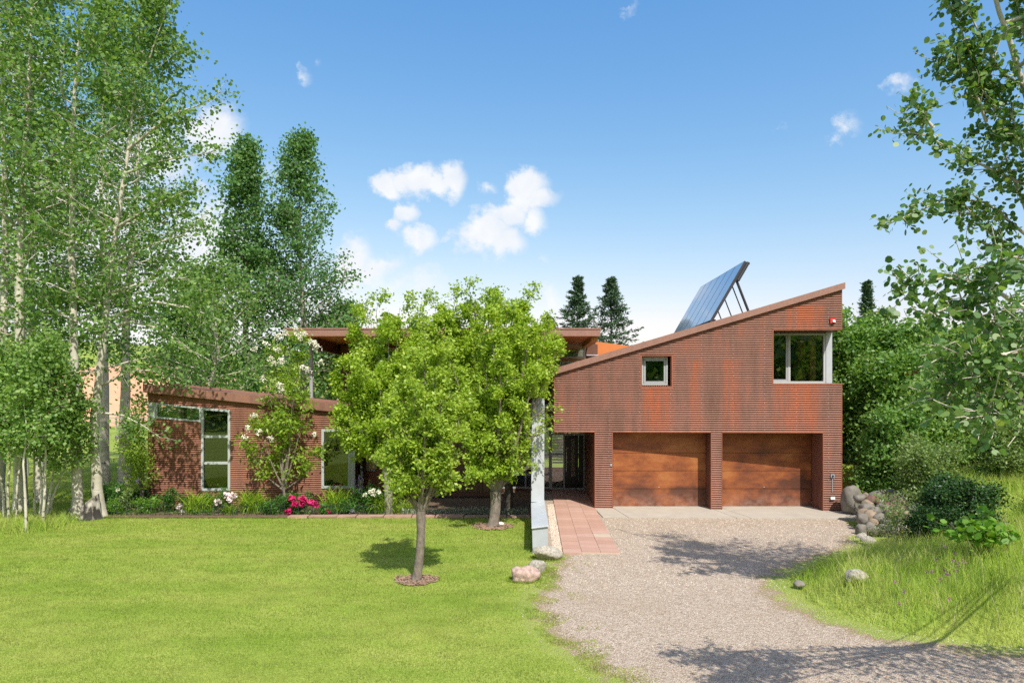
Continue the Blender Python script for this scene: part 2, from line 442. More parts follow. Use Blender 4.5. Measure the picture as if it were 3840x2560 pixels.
    simple('paver_pale', (0.46, 0.375, 0.29), 0.8, 0, 0.1, 5.0, 0.15, 40)


ground_mats()


def glass_mat(name, tint, refl=1.0):
    m, T = new_mat(name)
    fr = T.n('ShaderNodeFresnel', {'IOR': 1.55})
    f = T.math('MULTIPLY', fr.outputs[0], 3.2 * refl, clamp=True)
    tr = T.n('ShaderNodeBsdfTransparent', {'Color': c4(tint)})
    gl = T.n('ShaderNodeBsdfGlossy', {'Color': (0.95, 1, 0.97, 1), 'Roughness': 0.015})
    mx = T.n('ShaderNodeMixShader', {0: f, 1: tr.outputs[0], 2: gl.outputs[0]})
    finish(T, mx.outputs[0])


glass_mat('glass', (0.62, 0.70, 0.62))
glass_mat('glass_clear', (0.95, 0.98, 0.95), 0.8)


def solar_mat():
    m, T = new_mat('collector_glass')
    p = T.n('ShaderNodeBsdfPrincipled', {'Base Color': (0.30, 0.38, 0.50, 1), 'Roughness': 0.16, 'Metallic': 0.85})
    p.inputs['Coat Weight'].default_value = 0.6
    p.inputs['Coat Roughness'].default_value = 0.05
    finish(T, p.outputs[0])


solar_mat()


# ------------------------------------------------------------------ geometry helpers
class Buf:
    """Collects polygons of any size and becomes one mesh object."""
    def __init__(self):
        self.v, self.f, self.n = [], [], 0
        self.rnd = []

    def add(self, verts, faces, rnd=None):
        verts = np.asarray(verts, dtype=np.float32).reshape(-1, 3)
        self.v.append(verts)
        self.f.append((np.asarray(faces, dtype=np.int32) + self.n))
        if rnd is not None:
            self.rnd.append(np.asarray(rnd, dtype=np.float32))
        self.n += len(verts)

    def box(self, x0, x1, y0, y1, z0, z1):
        v = [(x, y, z) for x in (x0, x1) for y in (y0, y1) for z in (z0, z1)]
        self.add(v, [(0, 1, 3, 2), (4, 6, 7, 5), (0, 4, 5, 1), (2, 3, 7, 6), (0, 2, 6, 4), (1, 5, 7, 3)])

    def hexa(self, p):
        """Eight corners: four of the bottom in order, then the four above them."""
        self.add(p, [(0, 3, 2, 1), (4, 5, 6, 7), (0, 1, 5, 4), (1, 2, 6, 5), (2, 3, 7, 6), (3, 0, 4, 7)])

    def tube(self, pts, rad, sides=6, cap=True):
        pts = np.asarray(pts, dtype=np.float64)
        k = len(pts)
        d = np.gradient(pts, axis=0)
        d /= np.linalg.norm(d, axis=1)[:, None] + 1e-9
        ref = np.where(np.abs(d[:, 2:3]) > 0.9, np.array([[1.0, 0, 0]]), np.array([[0, 0, 1.0]]))
        if abs(d[0, 2]) > 0.7:
            ref = np.repeat(np.array([[1.0, 0.02, 0]]), k, 0)
        elif np.ptp(np.abs(d[:, 2])) > 0.3:
            ref = np.repeat(np.array([[0.31, 0.95, 0.05]]), k, 0)
        u = np.cross(d, ref)
        u /= np.linalg.norm(u, axis=1)[:, None] + 1e-9
        w = np.cross(d, u)
        a = np.arange(sides) * 2 * math.pi / sides
        rad = np.asarray(rad, dtype=np.float64).reshape(-1, 1, 1)
        ring = pts[:, None, :] + rad * (np.cos(a)[None, :, None] * u[:, None, :] + np.sin(a)[None, :, None] * w[:, None, :])
        i = np.arange(k - 1)[:, None] * sides
        j = np.arange(sides)[None, :]
        j2 = (j + 1) % sides
        q = np.stack([i + j, i + j2, i + sides + j2, i + sides + j], -1).reshape(-1, 4)
        self.add(ring.reshape(-1, 3), q)
        if cap and sides == 4:
            b = self.n - sides * k
            self.f.append(np.array([[b + 3, b + 2, b + 1, b], [b + (k - 1) * 4 + m for m in range(4)]], dtype=np.int32))

    def build(self, name, mat, parent=None, smooth=False):
        me = bpy.data.meshes.new(name)
        if self.v:
            v = np.concatenate(self.v)
            counts = np.concatenate([np.full(len(f), f.shape[1], dtype=np.int32) for f in self.f])
            loops = np.concatenate([f.reshape(-1) for f in self.f]).astype(np.int32)
            me.vertices.add(len(v))
            me.vertices.foreach_set('co', v.reshape(-1))
            me.loops.add(len(loops))
            me.loops.foreach_set('vertex_index', loops)
            me.polygons.add(len(counts))
            st = np.zeros(len(counts), dtype=np.int32)
            st[1:] = np.cumsum(counts)[:-1]
            me.polygons.foreach_set('loop_start', st)
            me.polygons.foreach_set('loop_total', counts)
            me.polygons.foreach_set('use_smooth', np.full(len(counts), bool(smooth)))
            if self.rnd:
                at = me.attributes.new('rnd', 'FLOAT', 'POINT')
                at.data.foreach_set('value', np.concatenate(self.rnd))
            me.update(calc_edges=True)
        me.materials.append(MATS[mat])
        o = bpy.data.objects.new(name, me)
        COL.objects.link(o)
        if parent is not None:
            hang(o, parent)
        return o


def hang(o, parent):
    """Make o a child of parent without moving it."""
    o.parent = parent
    q, l = parent, Vector((0, 0, 0))
    while q is not None:
        l = l + q.location
        q = q.parent
    if parent.type != 'EMPTY' and parent.location.length == 0 and parent.parent is not None:
        return o                       # the parent already sits at the world origin
    o.matrix_parent_inverse.translation = -l
    return o


def tag(o, label=None, cat=None, group=None, kind=None):
    for k, v in (('label', label), ('category', cat), ('group', group), ('kind', kind)):
        if v:
            o[k] = v
    return o


def thing(name, label, cat, loc=(0, 0, 0), group=None):
    o = bpy.data.objects.new(name, None)
    COL.objects.link(o)
    o.location = loc
    o.empty_display_size = 0.2
    return tag(o, label, cat, group)


def P(px, py, Y):
    """World point seen at photo position px, py, at distance Y in front of the camera."""
    return Vector(((px - 1920) / 2560 * Y, Y, CAMZ - (py - 1495) / 2560 * Y))


def G(px, py):
    return P(px, py, 2560 * CAMZ / (py - 1495))


# ------------------------------------------------------------------ ground
DRIVE_R = [(3.3, 30.0), (9.6, 20.6), (8.9, 17.6), (8.0, 15.6), (6.1, 14.0), (5.0, 12.8), (4.75, 11.6), (4.95, 10.5), (5.6, 9.75), (6.9, 9.15), (9.0, 8.6), (14, 7.6), (26, 5.0)]
DRIVE_L = [(0.95, 15.0), (0.92, 13.6), (0.62, 12.0), (0.48, 11.0), (0.62, 10.0), (0.90, 9.2), (1.38, 8.2), (1.8, 7.4), (2.4, 6.0), (3.2, 4.0), (4.0, -12)]
_dr = np.array(DRIVE_R)


def bank_dist(x, y):
    """Signed distance to the right-hand edge of the drive: positive on the grassy bank."""
    x = np.asarray(x, dtype=np.float64)
    y = np.asarray(y, dtype=np.float64)
    best = np.full(x.shape, 1e9)
    sign = np.zeros(x.shape)
    for (ax, ay), (bx, by) in zip(_dr[1:-1], _dr[2:]):
        ex, ey = bx - ax, by - ay
        t = np.clip(((x - ax) * ex + (y - ay) * ey) / (ex * ex + ey * ey), 0, 1)
        d = np.hypot(x - ax - t * ex, y - ay - t * ey)
        s = np.where((ex * (y - ay) - ey * (x - ax)) > 0, 1.0, -1.0)
        up = d < best
        best = np.where(up, d, best)
        sign = np.where(up, s, sign)
    return best * sign


def sm(t):
    t = np.clip(t, 0, 1)
    return t * t * (3 - 2 * t)


def height(x, y):
    x = np.asarray(x, dtype=np.float64)
    y = np.asarray(y, dtype=np.float64)
    d = bank_dist(x, y)
    h = 0.30 * sm(d / 1.3) + 0.75 * sm((d - 0.8) / 5.0) + 0.9 * sm((d - 5) / 10)
    # the bank is cut steep where the stone wall holds it, beside the garage
    w = sm((y - 15.4) / 0.9)
    hw = 1.25 * sm((d - 1.5) / 1.0) + 0.9 * sm((d - 3) / 8)
    h = np.where(x > 5.2, h * (1 - w) + hw * w, h)
    h = np.where((x < 10.6) & (y > 19.6), 0.0, h)
    h = np.where(y > 30, h * 0 + 1.6 * sm((x - 8) / 8), h)
    far = np.hypot(x, y)
    h = h + 26 * sm((far - 120) / 320) * (1 + 0.35 * np.sin(x * 0.011 + 1.3) * np.cos(y * 0.009))
    # wooded rise across the valley behind the viewer
    h = h + 9 * sm((-y - 28) / 60)
    return h


def build_ground():
    def axis(lo, hi, fine_lo, fine_hi, step):
        a = list(np.arange(fine_lo, fine_hi + 1e-6, step))
        s = step
        x = fine_hi
        while x < hi:
            s *= 1.28
            x += s
            a.append(x)
        s = step
        x = fine_lo
        while x > lo:
            s *= 1.28
            x -= s
            a.insert(0, x)
        return np.array(a)
    xs = axis(-900, 900, -1.0, 20.0, 0.25)
    ys = axis(-600, 1500, 5.0, 27.0, 0.25)
    X, Yy = np.meshgrid(xs, ys)
    Z = height(X, Yy) - 0.03
    nx, ny = len(xs), len(ys)
    idx = np.arange(nx * ny).reshape(ny, nx)
    q = np.stack([idx[:-1, :-1], idx[:-1, 1:], idx[1:, 1:], idx[1:, :-1]], -1).reshape(-1, 4)
    b = Buf()
    b.add(np.stack([X, Yy, Z], -1).reshape(-1, 3), q)
    tag(b.build('ground', 'meadow', smooth=True), kind='structure')


build_ground()


def sheet(name, poly, z, mat, kind='structure', **kw):
    b = Buf()
    b.add([(x, y, z) for x, y in poly], [tuple(range(len(poly)))])
    return tag(b.build(name, mat), kind=kind, **kw)


rg = random.Random(5)


def rough_edge(pts, step=0.12, amp=0.05):
    out = []
    for (ax, ay), (bx, by) in zip(pts, pts[1:]):
        n = max(1, int(math.hypot(bx - ax, by - ay) / step))
        for i in range(n):
            t = i / n
            x, y = ax + (bx - ax) * t, ay + (by - ay) * t
            if -2 < x < 12 and 6 < y < 21:
                x += amp * 2.5 * mnoise.noise((x * 3, y * 3, 1)) + rg.uniform(-amp, amp)
            out.append((x, y))
    return out + [pts[-1]]


LAWN_BACK = 19.45
lawn_right = rough_edge([(0.62, LAWN_BACK), (0.62, 14.9), (0.62, 14.4)] + [(x - .16, y) for x, y in DRIVE_L[1:]])
lawn_poly = [(-40, -12), (-40, LAWN_BACK), (-12, LAWN_BACK)] + lawn_right
sheet('lawn', lawn_poly[::-1], 0.004, 'turf')
sheet('back_lawn', [(-70, LAWN_BACK + .02), (-11.9, LAWN_BACK + .02), (-11.9, 60), (-70, 60)], -0.004, 'turf')


def build_drive():
    """Gravel drive as rows from edge to edge; 'edge' is the distance to the nearer edge in metres."""
    ql, qr = np.array(DRIVE_L), np.array(DRIVE_R)
    ys = np.concatenate([np.arange(-12, 6, .8), np.arange(6, 21.6, .07), np.arange(21.6, 25.6, .3)])
    rr_ = random.Random(12)
    v_, e_ = [], []
    ts = np.concatenate([np.linspace(0, .1, 14), np.linspace(.13, .8, 14), np.linspace(.83, 1, 18)])
    for y in ys:
        if y < 15:
            l = float(np.interp(-y, -ql[:, 1], ql[:, 0])) + .16 * mnoise.noise((y * 1.9, 3, 1)) + .07 * mnoise.noise((y * 7, 3, 1)) + rr_.uniform(-.02, .02) - .42 * min(1, max(0, (14.9 - y) / 1.2))
        else:
            l = .64
        if y > 21.5:
            r = 1.55
        else:
            r = float(np.interp(-y, -qr[1:, 1], qr[1:, 0])) if y > 5 else 26.0
            r = 9.9 if y > 20.6 else r
            r += (.22 if 7 < y < 16 else 0) + .14 * mnoise.noise((y * 1.9, 9, 1)) + .05 * mnoise.noise((y * 7, 9, 1))
        for t in ts:
            x = l + (r - l) * t
            v_.append((x, y, .012 if t > 0 or y > 14.8 else .001))
            dl_ = x - l if y < 14.9 else 2.0
            e_.append(min(dl_ * 1.0, max(0.0, .12 - float(bank_dist(np.array([x]), np.array([y]))[0])) if y < 17 else 2.0))
    m = len(ts)
    q = [(a * m + c, a * m + c + 1, (a + 1) * m + c + 1, (a + 1) * m + c) for a in range(len(ys) - 1) for c in range(m - 1)]
    o = Buf()
    o.add(v_, q, None)
    ob = o.build('gravel_drive', 'gravel_bed')
    at = ob.data.attributes.new('edge', 'FLOAT', 'POINT')
    at.data.foreach_set('value', np.array(e_, dtype=np.float32))
    tag(ob, kind='structure')


build_drive()
sheet('garden_bed', [(-13.5, LAWN_BACK + 0.04), (0.60, LAWN_BACK + 0.04), (0.60, 26), (-13.5, 26)], 0.016, 'soil')

# concrete apron before the garage, cut by two control joints
apron = thing('concrete_apron', 'pale concrete apron in front of the two garage doors', 'apron', (6, 20, 0))
for x0, x1, ex0, ex1 in ((2.52, 3.08, 2.60, 3.30), (3.095, 6.02, 3.315, 6.36), (6.035, 6.38, 6.375, 6.76), (6.395, 9.33, 6.775, 9.75), (9.345, 10.3, 9.765, 10.9)):
    b = Buf()
    yf = 19.45 - 0.03 * (ex0 - 2.6)
    yf2 = 19.45 - 0.03 * (ex1 - 2.6)
    yb = 21.34 if x0 < 9.3 else 20.4
    b.hexa([(ex0, yf, -.1), (ex1, yf2, -.1), (x1, yb, -.1), (x0, yb, -.1), (ex0, yf, .035), (ex1, yf2, .035), (x1, yb, .05), (x0, yb, .05)])
    b.build('slab', 'concrete', apron)

# paved walk to the entrance, three pavers wide
walk = tag(bpy.data.objects.new('walkway', None), kind='structure')
COL.objects.link(walk)
walk.location = (1.74, 15, 0)
bb = Buf()
bb.box(-0.195, 0.195, -0.185, 0.185, -0.04, 0.0)
bev = bb.build('paver', 'paver_stone', walk)
pal = bev.data.copy()
pal.materials[0] = MATS['paver_pale']
wd = Vector((0.0330, 0.99946, 0))
wr = Vector((0.99946, -0.0330, 0))
first = True
rp = random.Random(8)
for cc in range(3):
    for rr in range(26):
        o = bev if first else bev.copy()
        if not first:
            COL.objects.link(o)
        first = False
        if cc == 2 and rr == 4:
            o.data = pal
        o.parent = walk
        o.matrix_parent_inverse.translation = (-1.74, -15, 0)
        p = Vector((1.12, 14.93, 0)) + wr * (0.205 + cc * 0.412) + wd * (0.2 + rr * 0.402 + (0.12 if cc == 1 else 0.05 * cc) - .05)
        o.location = (p.x, p.y, 0.05 + rp.uniform(-.004, .004))
        o.rotation_euler = (0, 0, -0.033 + rp.uniform(-.004, .004))
        o.scale = (1.04, 1.065, 1)
b = Buf()
a0, a1 = Vector((1.125, 14.95, 0)), Vector((1.125, 14.95, 0)) + wr * 1.235
b.hexa([tuple(a0 + Vector((0, 0, -.05))), tuple(a1 + Vector((0, 0, -.05))), tuple(a1 + wd * 10.45 + Vector((0, 0, -.05))), tuple(a0 + wd * 10.45 + Vector((0, 0, -.05))),
        tuple(a0 + Vector((0, 0, .036))), tuple(a1 + Vector((0, 0, .036))), tuple(a1 + wd * 10.45 + Vector((0, 0, .036))), tuple(a0 + wd * 10.45 + Vector((0, 0, .036)))])
b.build('joint_bed', 'paver_pale', walk)

# ------------------------------------------------------------------ the house
house = thing('house', 'rust coloured corrugated steel house with two garage doors and slanting roofs', 'house', (0, 23, 0))
PER = 0.0678


class Wall:
    """A vertical plane: s runs along it, t out of it towards the viewer, z up."""
    def __init__(self, a, b):
        self.o = Vector((a[0], a[1], 0))
        d = Vector((b[0] - a[0], b[1] - a[1], 0))
        self.len = d.length
        self.d = d.normalized()
        self.nrm = Vector((self.d.y, -self.d.x, 0))

    def pt(self, s, t, z):
        q = self.o + self.d * s + self.nrm * t
        return (q.x, q.y, z)

    def s_of_x(self, x):
        return (x - self.o.x) / self.d.x

    def box(self, b, s0, s1, t0, t1, z0, z1, z0b=None, z1b=None):
        z0b = z0 if z0b is None else z0b
        z1b = z1 if z1b is None else z1b
        b.hexa([self.pt(s0, t1, z0), self.pt(s1, t1, z0b), self.pt(s1, t0, z0b), self.pt(s0, t0, z0),
                self.pt(s0, t1, z1), self.pt(s1, t1, z1b), self.pt(s1, t0, z1b), self.pt(s0, t0, z1)])

    def corrugated(self, b, regions, amp=0.0165, seg=10):
        """regions: (z0, z1, left(z), right(z)) with limits as numbers or functions of height."""
        for z0, z1, lf, rf in regions:
            lf_ = lf if callable(lf) else (lambda z, c=lf: c)
            rf_ = rf if callable(rf) else (lambda z, c=rf: c)
            st = PER / seg
            zs = [z0] + [k * st for k in range(int(math.ceil(z0 / st + 1e-6)), int(z1 / st) + 1) if z0 + 1e-4 < k * st < z1 - 1e-4] + [z1]
            v, f = [], []
            for z in zs:
                t = amp * (2 * abs(math.sin(math.pi * z / PER)) ** .75 - 1)
                l, r = lf_(z), rf_(z)
                if r < l:
                    r = l
                v += [self.pt(l, t, z), self.pt(r, t, z)]
            for i in range(len(zs) - 1):
                f.append((2 * i, 2 * i + 1, 2 * i + 3, 2 * i + 2))
            b.add(v, f)


def window(parent, name, wall, s0, s1, z0, z1, fw=0.06, t0=-0.06, t1=0.03, z0b=None, z1b=None, mull_z=(), mull_s=(), mat='window_frame',
           glass='glass', sash=None, label=None):
    """Frame, mullions and panes of one window in a wall; z0b and z1b slope the sill and head."""
    z0b = z0 if z0b is None else z0b
    z1b = z1 if z1b is None else z1b
    zb = lambda s: z0 + (z0b - z0) * (s - s0) / (s1 - s0)
    zt = lambda s: z1 + (z1b - z1) * (s - s0) / (s1 - s0)
    fr = Buf()
    wall.box(fr, s0, s0 + fw, t0, t1, zb(s0), zt(s0), zb(s0 + fw), zt(s0 + fw))
    wall.box(fr, s1 - fw, s1, t0, t1, zb(s1 - fw), zt(s1 - fw), zb(s1), zt(s1))
    wall.box(fr, s0 + fw, s1 - fw, t0, t1 + .002, zb(s0 + fw), zb(s0 + fw) + fw, zb(s1 - fw), zb(s1 - fw) + fw)
    wall.box(fr, s0 + fw, s1 - fw, t0, t1 + .002, zt(s0 + fw) - fw, zt(s0 + fw), zt(s1 - fw) - fw, zt(s1 - fw))
    win = fr.build(name, mat, parent)
    if label:
        win['label'] = label
    for z in mull_z:
        m = Buf()
        wall.box(m, s0 + fw, s1 - fw, t0 + .01, t1 + .006, z - fw * .55, z + fw * .55)
        m.build('glazing_bar', mat, win)
    for s in mull_s:
        m = Buf()
        wall.box(m, s - fw * .5, s + fw * .5, t0 + .01, t1 + .004, zb(s) + fw, zt(s) - fw)
        m.build('glazing_bar', mat, win)
    ss = [s0 + fw] + list(mull_s) + [s1 - fw]
    zz = list(mull_z)
    tg = (t0 + t1) / 2 - .01
    for a, c in zip(ss, ss[1:]):
        lows = [None] + zz
        highs = zz + [None]
        for lo, hi in zip(lows, highs):
            g = Buf()
            za, zc = (zb(a) + fw * .9, zb(c) + fw * .9) if lo is None else (lo, lo)
            ya, yc = (zt(a) - fw * .9, zt(c) - fw * .9) if hi is None else (hi, hi)
            g.add([wall.pt(a, tg, za), wall.pt(c, tg, zc), wall.pt(c, tg, yc), wall.pt(a, tg, ya)], [(0, 1, 2, 3)])
            g.build('pane', glass, win)
    return win


# ---- garage block: its outer skin is skewed to the doors, so the recess deepens to one side
FY = lambda x: 21.2 - 0.075 * x
gw = Wall((1.30, FY(1.30)), (9.89, FY(9.89)))
gs = gw.s_of_x
GX0, GX1 = 1.30, 9.89
HEAD = 2.38
roofz = lambda x: 4.15 + (6.67 - 4.15) * (x - GX0) / (GX1 - GX0)      # underside of the roof edge
xroof = lambda z: GX0 + (z - 4.15) * (GX1 - GX0) / (6.67 - 4.15)
DY = 21.35
L, Rr = 0.0, gw.len
lroof = lambda z: max(0.0, gs(xroof(z)))
W1 = (3.97, 4.87, 3.775, 4.71)
W2 = (7.89, 9.89, 3.86, 5.47)
bk = sorted([HEAD, W1[2], W2[2], 4.15, W1[3], W2[3], 6.72])
regs = [(0, HEAD, gs(2.543), gs(3.10)), (0, HEAD, gs(6.04), gs(6.38)), (0, HEAD, gs(9.33), Rr)]
for z0, z1 in zip(bk, bk[1:]):
    zm = (z0 + z1) / 2
    cuts = []
    if W1[2] <= zm <= W1[3]:
        cuts.append((gs(W1[0]), gs(W1[1])))
    if W2[2] <= zm <= W2[3]:
        cuts.append((gs(W2[0]), Rr))
    lf = lroof if zm > 4.15 else 0.0
    edge = lf
    for a, c in cuts:
        regs.append((z0, z1, edge, (lambda z, a=a: a)))
        edge = c
    if not cuts or cuts[-1][1] < Rr:
        regs.append((z0, z1, edge, Rr))
b = Buf()
gw.corrugated(b, regs)
cw = b.build('corrugated_wall', 'rust_garage', house)
tag(cw, 'front wall of the garage block, streaked bright orange below its windows')

# thin steel angles at every edge of the skin
tr = Buf()
e = 0.022
for s in (0.0, Rr - e):
    gw.box(tr, s, s + e, -.02, .016, 0 if s > 1 else HEAD, W2[2] if s > 1 else 4.16)
gw.box(tr, Rr - e, Rr, -.02, .016, W2[3], 6.7)
for x, side in ((2.543, 0), (3.10, -1), (6.04, 0), (6.38, -1), (9.33, 0)):
    s = gs(x) + (side * e)
    gw.box(tr, s, s + e, -.02, .0165, 0, HEAD)
for xa, xb in ((GX0, 2.543), (3.10, 6.04), (6.38, 9.33)):
    gw.box(tr, gs(xa), gs(xb), -.02, .017, HEAD - .005, HEAD + e)
gw.box(tr, gs(W1[0]) - .035, gs(W1[0]), -.02, .018, W1[2] - .05, W1[3] + .03)
gw.box(tr, gs(W1[1]), gs(W1[1]) + .035, -.02, .018, W1[2] - .05, W1[3] + .03)
gw.box(tr, gs(W1[0]), gs(W1[1]), -.02, .019, W1[3], W1[3] + .032)
gw.box(tr, gs(W1[0]), gs(W1[1]), -.02, .019, W1[2] - .05, W1[2] - .005)
gw.box(tr, gs(W2[0]) - .03, gs(W2[0]), -.02, .018, W2[2] - .04, W2[3] + .02)
gw.box(tr, gs(W2[0]), Rr, -.02, .019, W2[3] - .005, W2[3] + .028)
gw.box(tr, gs(W2[0]), Rr, -.02, .019, W2[2] - .045, W2[2] - .012)
tr.build('edge_trim', 'trim', house)

# screw heads in rows on the skin
sc = Buf()
rs = random.Random(2)
for k in range(9):
    xs_ = 2.05 + k * 0.93
    for j in range(14, 92, 2):
        z = (j + .25) * PER
        if z > roofz(xs_) - .1 or z < HEAD + .05 and not (2.6 < xs_ < 3.05 or xs_ > 9.4):
            continue
        if W1[0] - .06 < xs_ < W1[1] + .06 and W1[2] - .07 < z < W1[3] + .06 or xs_ > W2[0] - .06 and W2[2] - .07 < z < W2[3] + .05:
            continue
        s = gs(xs_) + rs.uniform(-.01, .01)
        gw.box(sc, s - .006, s + .006, .009, .016, z - .006, z + .006)
o = sc.build('screw_heads', 'galvanised', house)
o['kind'] = 'stuff'

# recessed faces: reveals, soffits, garage doors
wl = 0.033                                                             # depth runs along the walk's heading


def reveal(x, yb, z0=0.0, z1=HEAD, mat='rust_shade', facing=-1):
    w = Wall((x, FY(x) + .012), (x + (yb - FY(x)) * wl, yb))
    if facing > 0:
        w = Wall((x + (yb - FY(x)) * wl, yb), (x, FY(x) + .012))
    b_ = Buf()
    w.corrugated(b_, [(z0, z1, 0, w.len)], amp=.015)
    b_.build('reveal', mat, house, smooth=True)


for x, yb, fc in ((2.543, 25.3, -1), (3.10, DY, 1), (6.04, DY, -1), (6.38, DY, 1), (9.33, DY, -1)):
    # a wall run from front to back shows its left-hand face
    w = Wall((x, FY(x) + .012), (x + (yb - FY(x)) * wl, yb))
    b = Buf()
    w.corrugated(b, [(0.0, HEAD, 0, w.len)], amp=.015)
    b.build('reveal', 'rust_garage' if x > 3 else 'rust_shade', house, smooth=True)
b = Buf()
for xa, xb, yb in ((GX0, 2.543, 25.2), (3.10, 6.04, DY), (6.38, 9.33, DY)):
    b.hexa([(xa, FY(xa) + .02, HEAD), (xb, FY(xb) + .02, HEAD), (xb, yb, HEAD), (xa, yb, HEAD),
            (xa, FY(xa) + .02, HEAD + .03), (xb, FY(xb) + .02, HEAD + .03), (xb, yb, HEAD + .03), (xa, yb, HEAD + .03)])
b.build('opening_soffit', 'brown_metal', house)
rd = random.Random(3)
for x0, x1 in ((3.11, 6.07), (6.40, 9.36)):
    d = Buf()
    d.box(x0, x1, DY + .03, DY + .06, 0.04, HEAD)
    door = d.build('garage_door', 'door_steel', house)
    zc = [0.05, 0.60, 1.16, 1.72, HEAD + .01]
    for k, (z0, z1) in enumerate(zip(zc, zc[1:])):
        p = Buf()
        p.box(x0 + .004, x1 - .004, DY, DY + .028, z0, z1 - .012)
        p.build('door_panel', 'door_steel', door)
    h = Buf()
    h.box((x0 + x1) / 2 - .02, (x0 + x1) / 2 + .02, DY - .015, DY, .64, .655)
    h.build('lock', 'galvanised', door)

# roof of the garage block
b = Buf()


def slab(buf, xa, xb, za, zb_, ya, yb, th, fy=None):
    fa, fb = (fy(xa), fy(xb)) if fy else (ya, ya)
    buf.hexa([(xa, fa, za), (xb, fb, zb_), (xb, yb, zb_), (xa, yb, za), (xa, fa, za + th), (xb, fb, zb_ + th), (xb, yb, zb_ + th), (xa, yb, za + th)])


slab(b, GX0 - .005, GX1 + .03, roofz(GX0) + .012, roofz(GX1 + .03) + .012, 0, 28.5, .15, lambda x: FY(x) + .02)
b.build('roof', 'fascia', house)
b = Buf()
slab(b, GX0 - .01, GX1 + .05, roofz(GX0 - .01), roofz(GX1 + .05), 0, 0, .19, lambda x: FY(x) - .10)
for i in range(len(b.v)):
    for k in (2, 3, 6, 7):
        b.v[i][k][1] = FY(b.v[i][k][0]) + .015
b.build('fascia', 'fascia', house)

# side and back walls of the garage block
ws = Wall((GX0 + 4.9 * wl, 26.0), (GX0, FY(GX0) + .013))
ws = Wall((GX0 + .012, FY(GX0) + .012), (GX0 + 4.9 * wl, 26.0))
b = Buf()
v = ws
b.add([v.pt(0, 0, HEAD), v.pt(v.len, 0, HEAD), v.pt(v.len, 0, 4.2), v.pt(0, 0, 4.2)], [(0, 1, 2, 3)])
b.build('side_wall', 'rust_shade', house)
rw = Wall((GX1 - .01, FY(GX1) + .015), (10.02, 28.4))
b = Buf()


def rq(buf, s0, s1, z0, z1):
    buf.add([rw.pt(s0, 0, z0), rw.pt(s1, 0, z0), rw.pt(s1, 0, z1), rw.pt(s0, 0, z1)], [(0, 1, 2, 3)])


rq(b, 0, rw.len, 0, W2[2])
rq(b, 0, rw.len, W2[3], 6.75)
rq(b, 2.9, rw.len, W2[2], W2[3])
b.add([(3.2, 28.4, 0), (10.02, 28.4, 0), (10.02, 28.4, 6.7), (3.2, 28.4, 4.7)], [(0, 1, 2, 3)])
b.add([(GX0 + .16, 28.4, HEAD + .1), (3.2, 28.4, HEAD + .1), (3.2, 28.4, 4.7), (GX0 + .16, 28.4, 4.2)], [(0, 1, 2, 3)])
b.build('outer_wall', 'rust_shade', house)
# rooms above the garage
b = Buf()
b.box(1.6, 9.9, DY + .1, 28.2, HEAD + .05, 2.75)
b.build('upper_floor', 'interior', house)
b = Buf()
b.box(5.2, 5.3, DY + .35, 28.2, 2.75, 5.2)
slab(b, 2.0, 9.3, 2.75, 2.75, 25.2, 25.3, 1.5)
for k in (4, 7):
    b.v[-1][k][2] = roofz(2.0) - .03
for k in (5, 6):
    b.v[-1][k][2] = 5.2
b.box(9.3, 9.95, 25.2, 25.3, 2.75, 3.9)
b.build('inner_wall', 'interior_wall', house)

# small square window
w1 = Wall((W1[0], FY(W1[0]) + .2), (W1[1], FY(W1[1]) + .2))
window(house, 'square_window', w1, .045, w1.len - .075, W1[2] + .05, W1[3] - .02, .042, -.05, .02)
sh = Buf()
for a, c, z0, z1 in ((.1, .16, W1[2] + .1, W1[3] - .07), (w1.len - .19, w1.len - .13, W1[2] + .1, W1[3] - .07)):
    w1.box(sh, a, c, -.04, .004, z0, z1)
w1.box(sh, .16, w1.len - .19, -.04, .003, W1[2] + .1, W1[2] + .17)
w1.box(sh, .16, w1.len - .19, -.04, .003, W1[3] - .14, W1[3] - .07)
sq = bpy.data.objects['square_window']
sh.build('sash', 'frame_grey', sq)
b = Buf()
for s0, s1 in ((-.005, .0), (w1.len, w1.len + .005)):
    w1.box(b, s0, s1, 0, .19, W1[2], W1[3])
w1.box(b, 0, w1.len, 0, .19, W1[3] - .008, W1[3])
b.build('window_reveal', 'trim', sq)
b = Buf()
nseg = 110
vv, ff = [], []
for i in range(nseg + 1):
    s = w1.len * i / nseg
    z = W1[2] + .018 + .011 * math.sin(2 * math.pi * s / PER)
    vv += [w1.pt(s, .19, z), w1.pt(s, -.02, z + .02)]
for i in range(nseg):
    ff.append((2 * i, 2 * i + 2, 2 * i + 3, 2 * i + 1))
b.add(vv, ff)
b.build('sill', 'trim', sq)

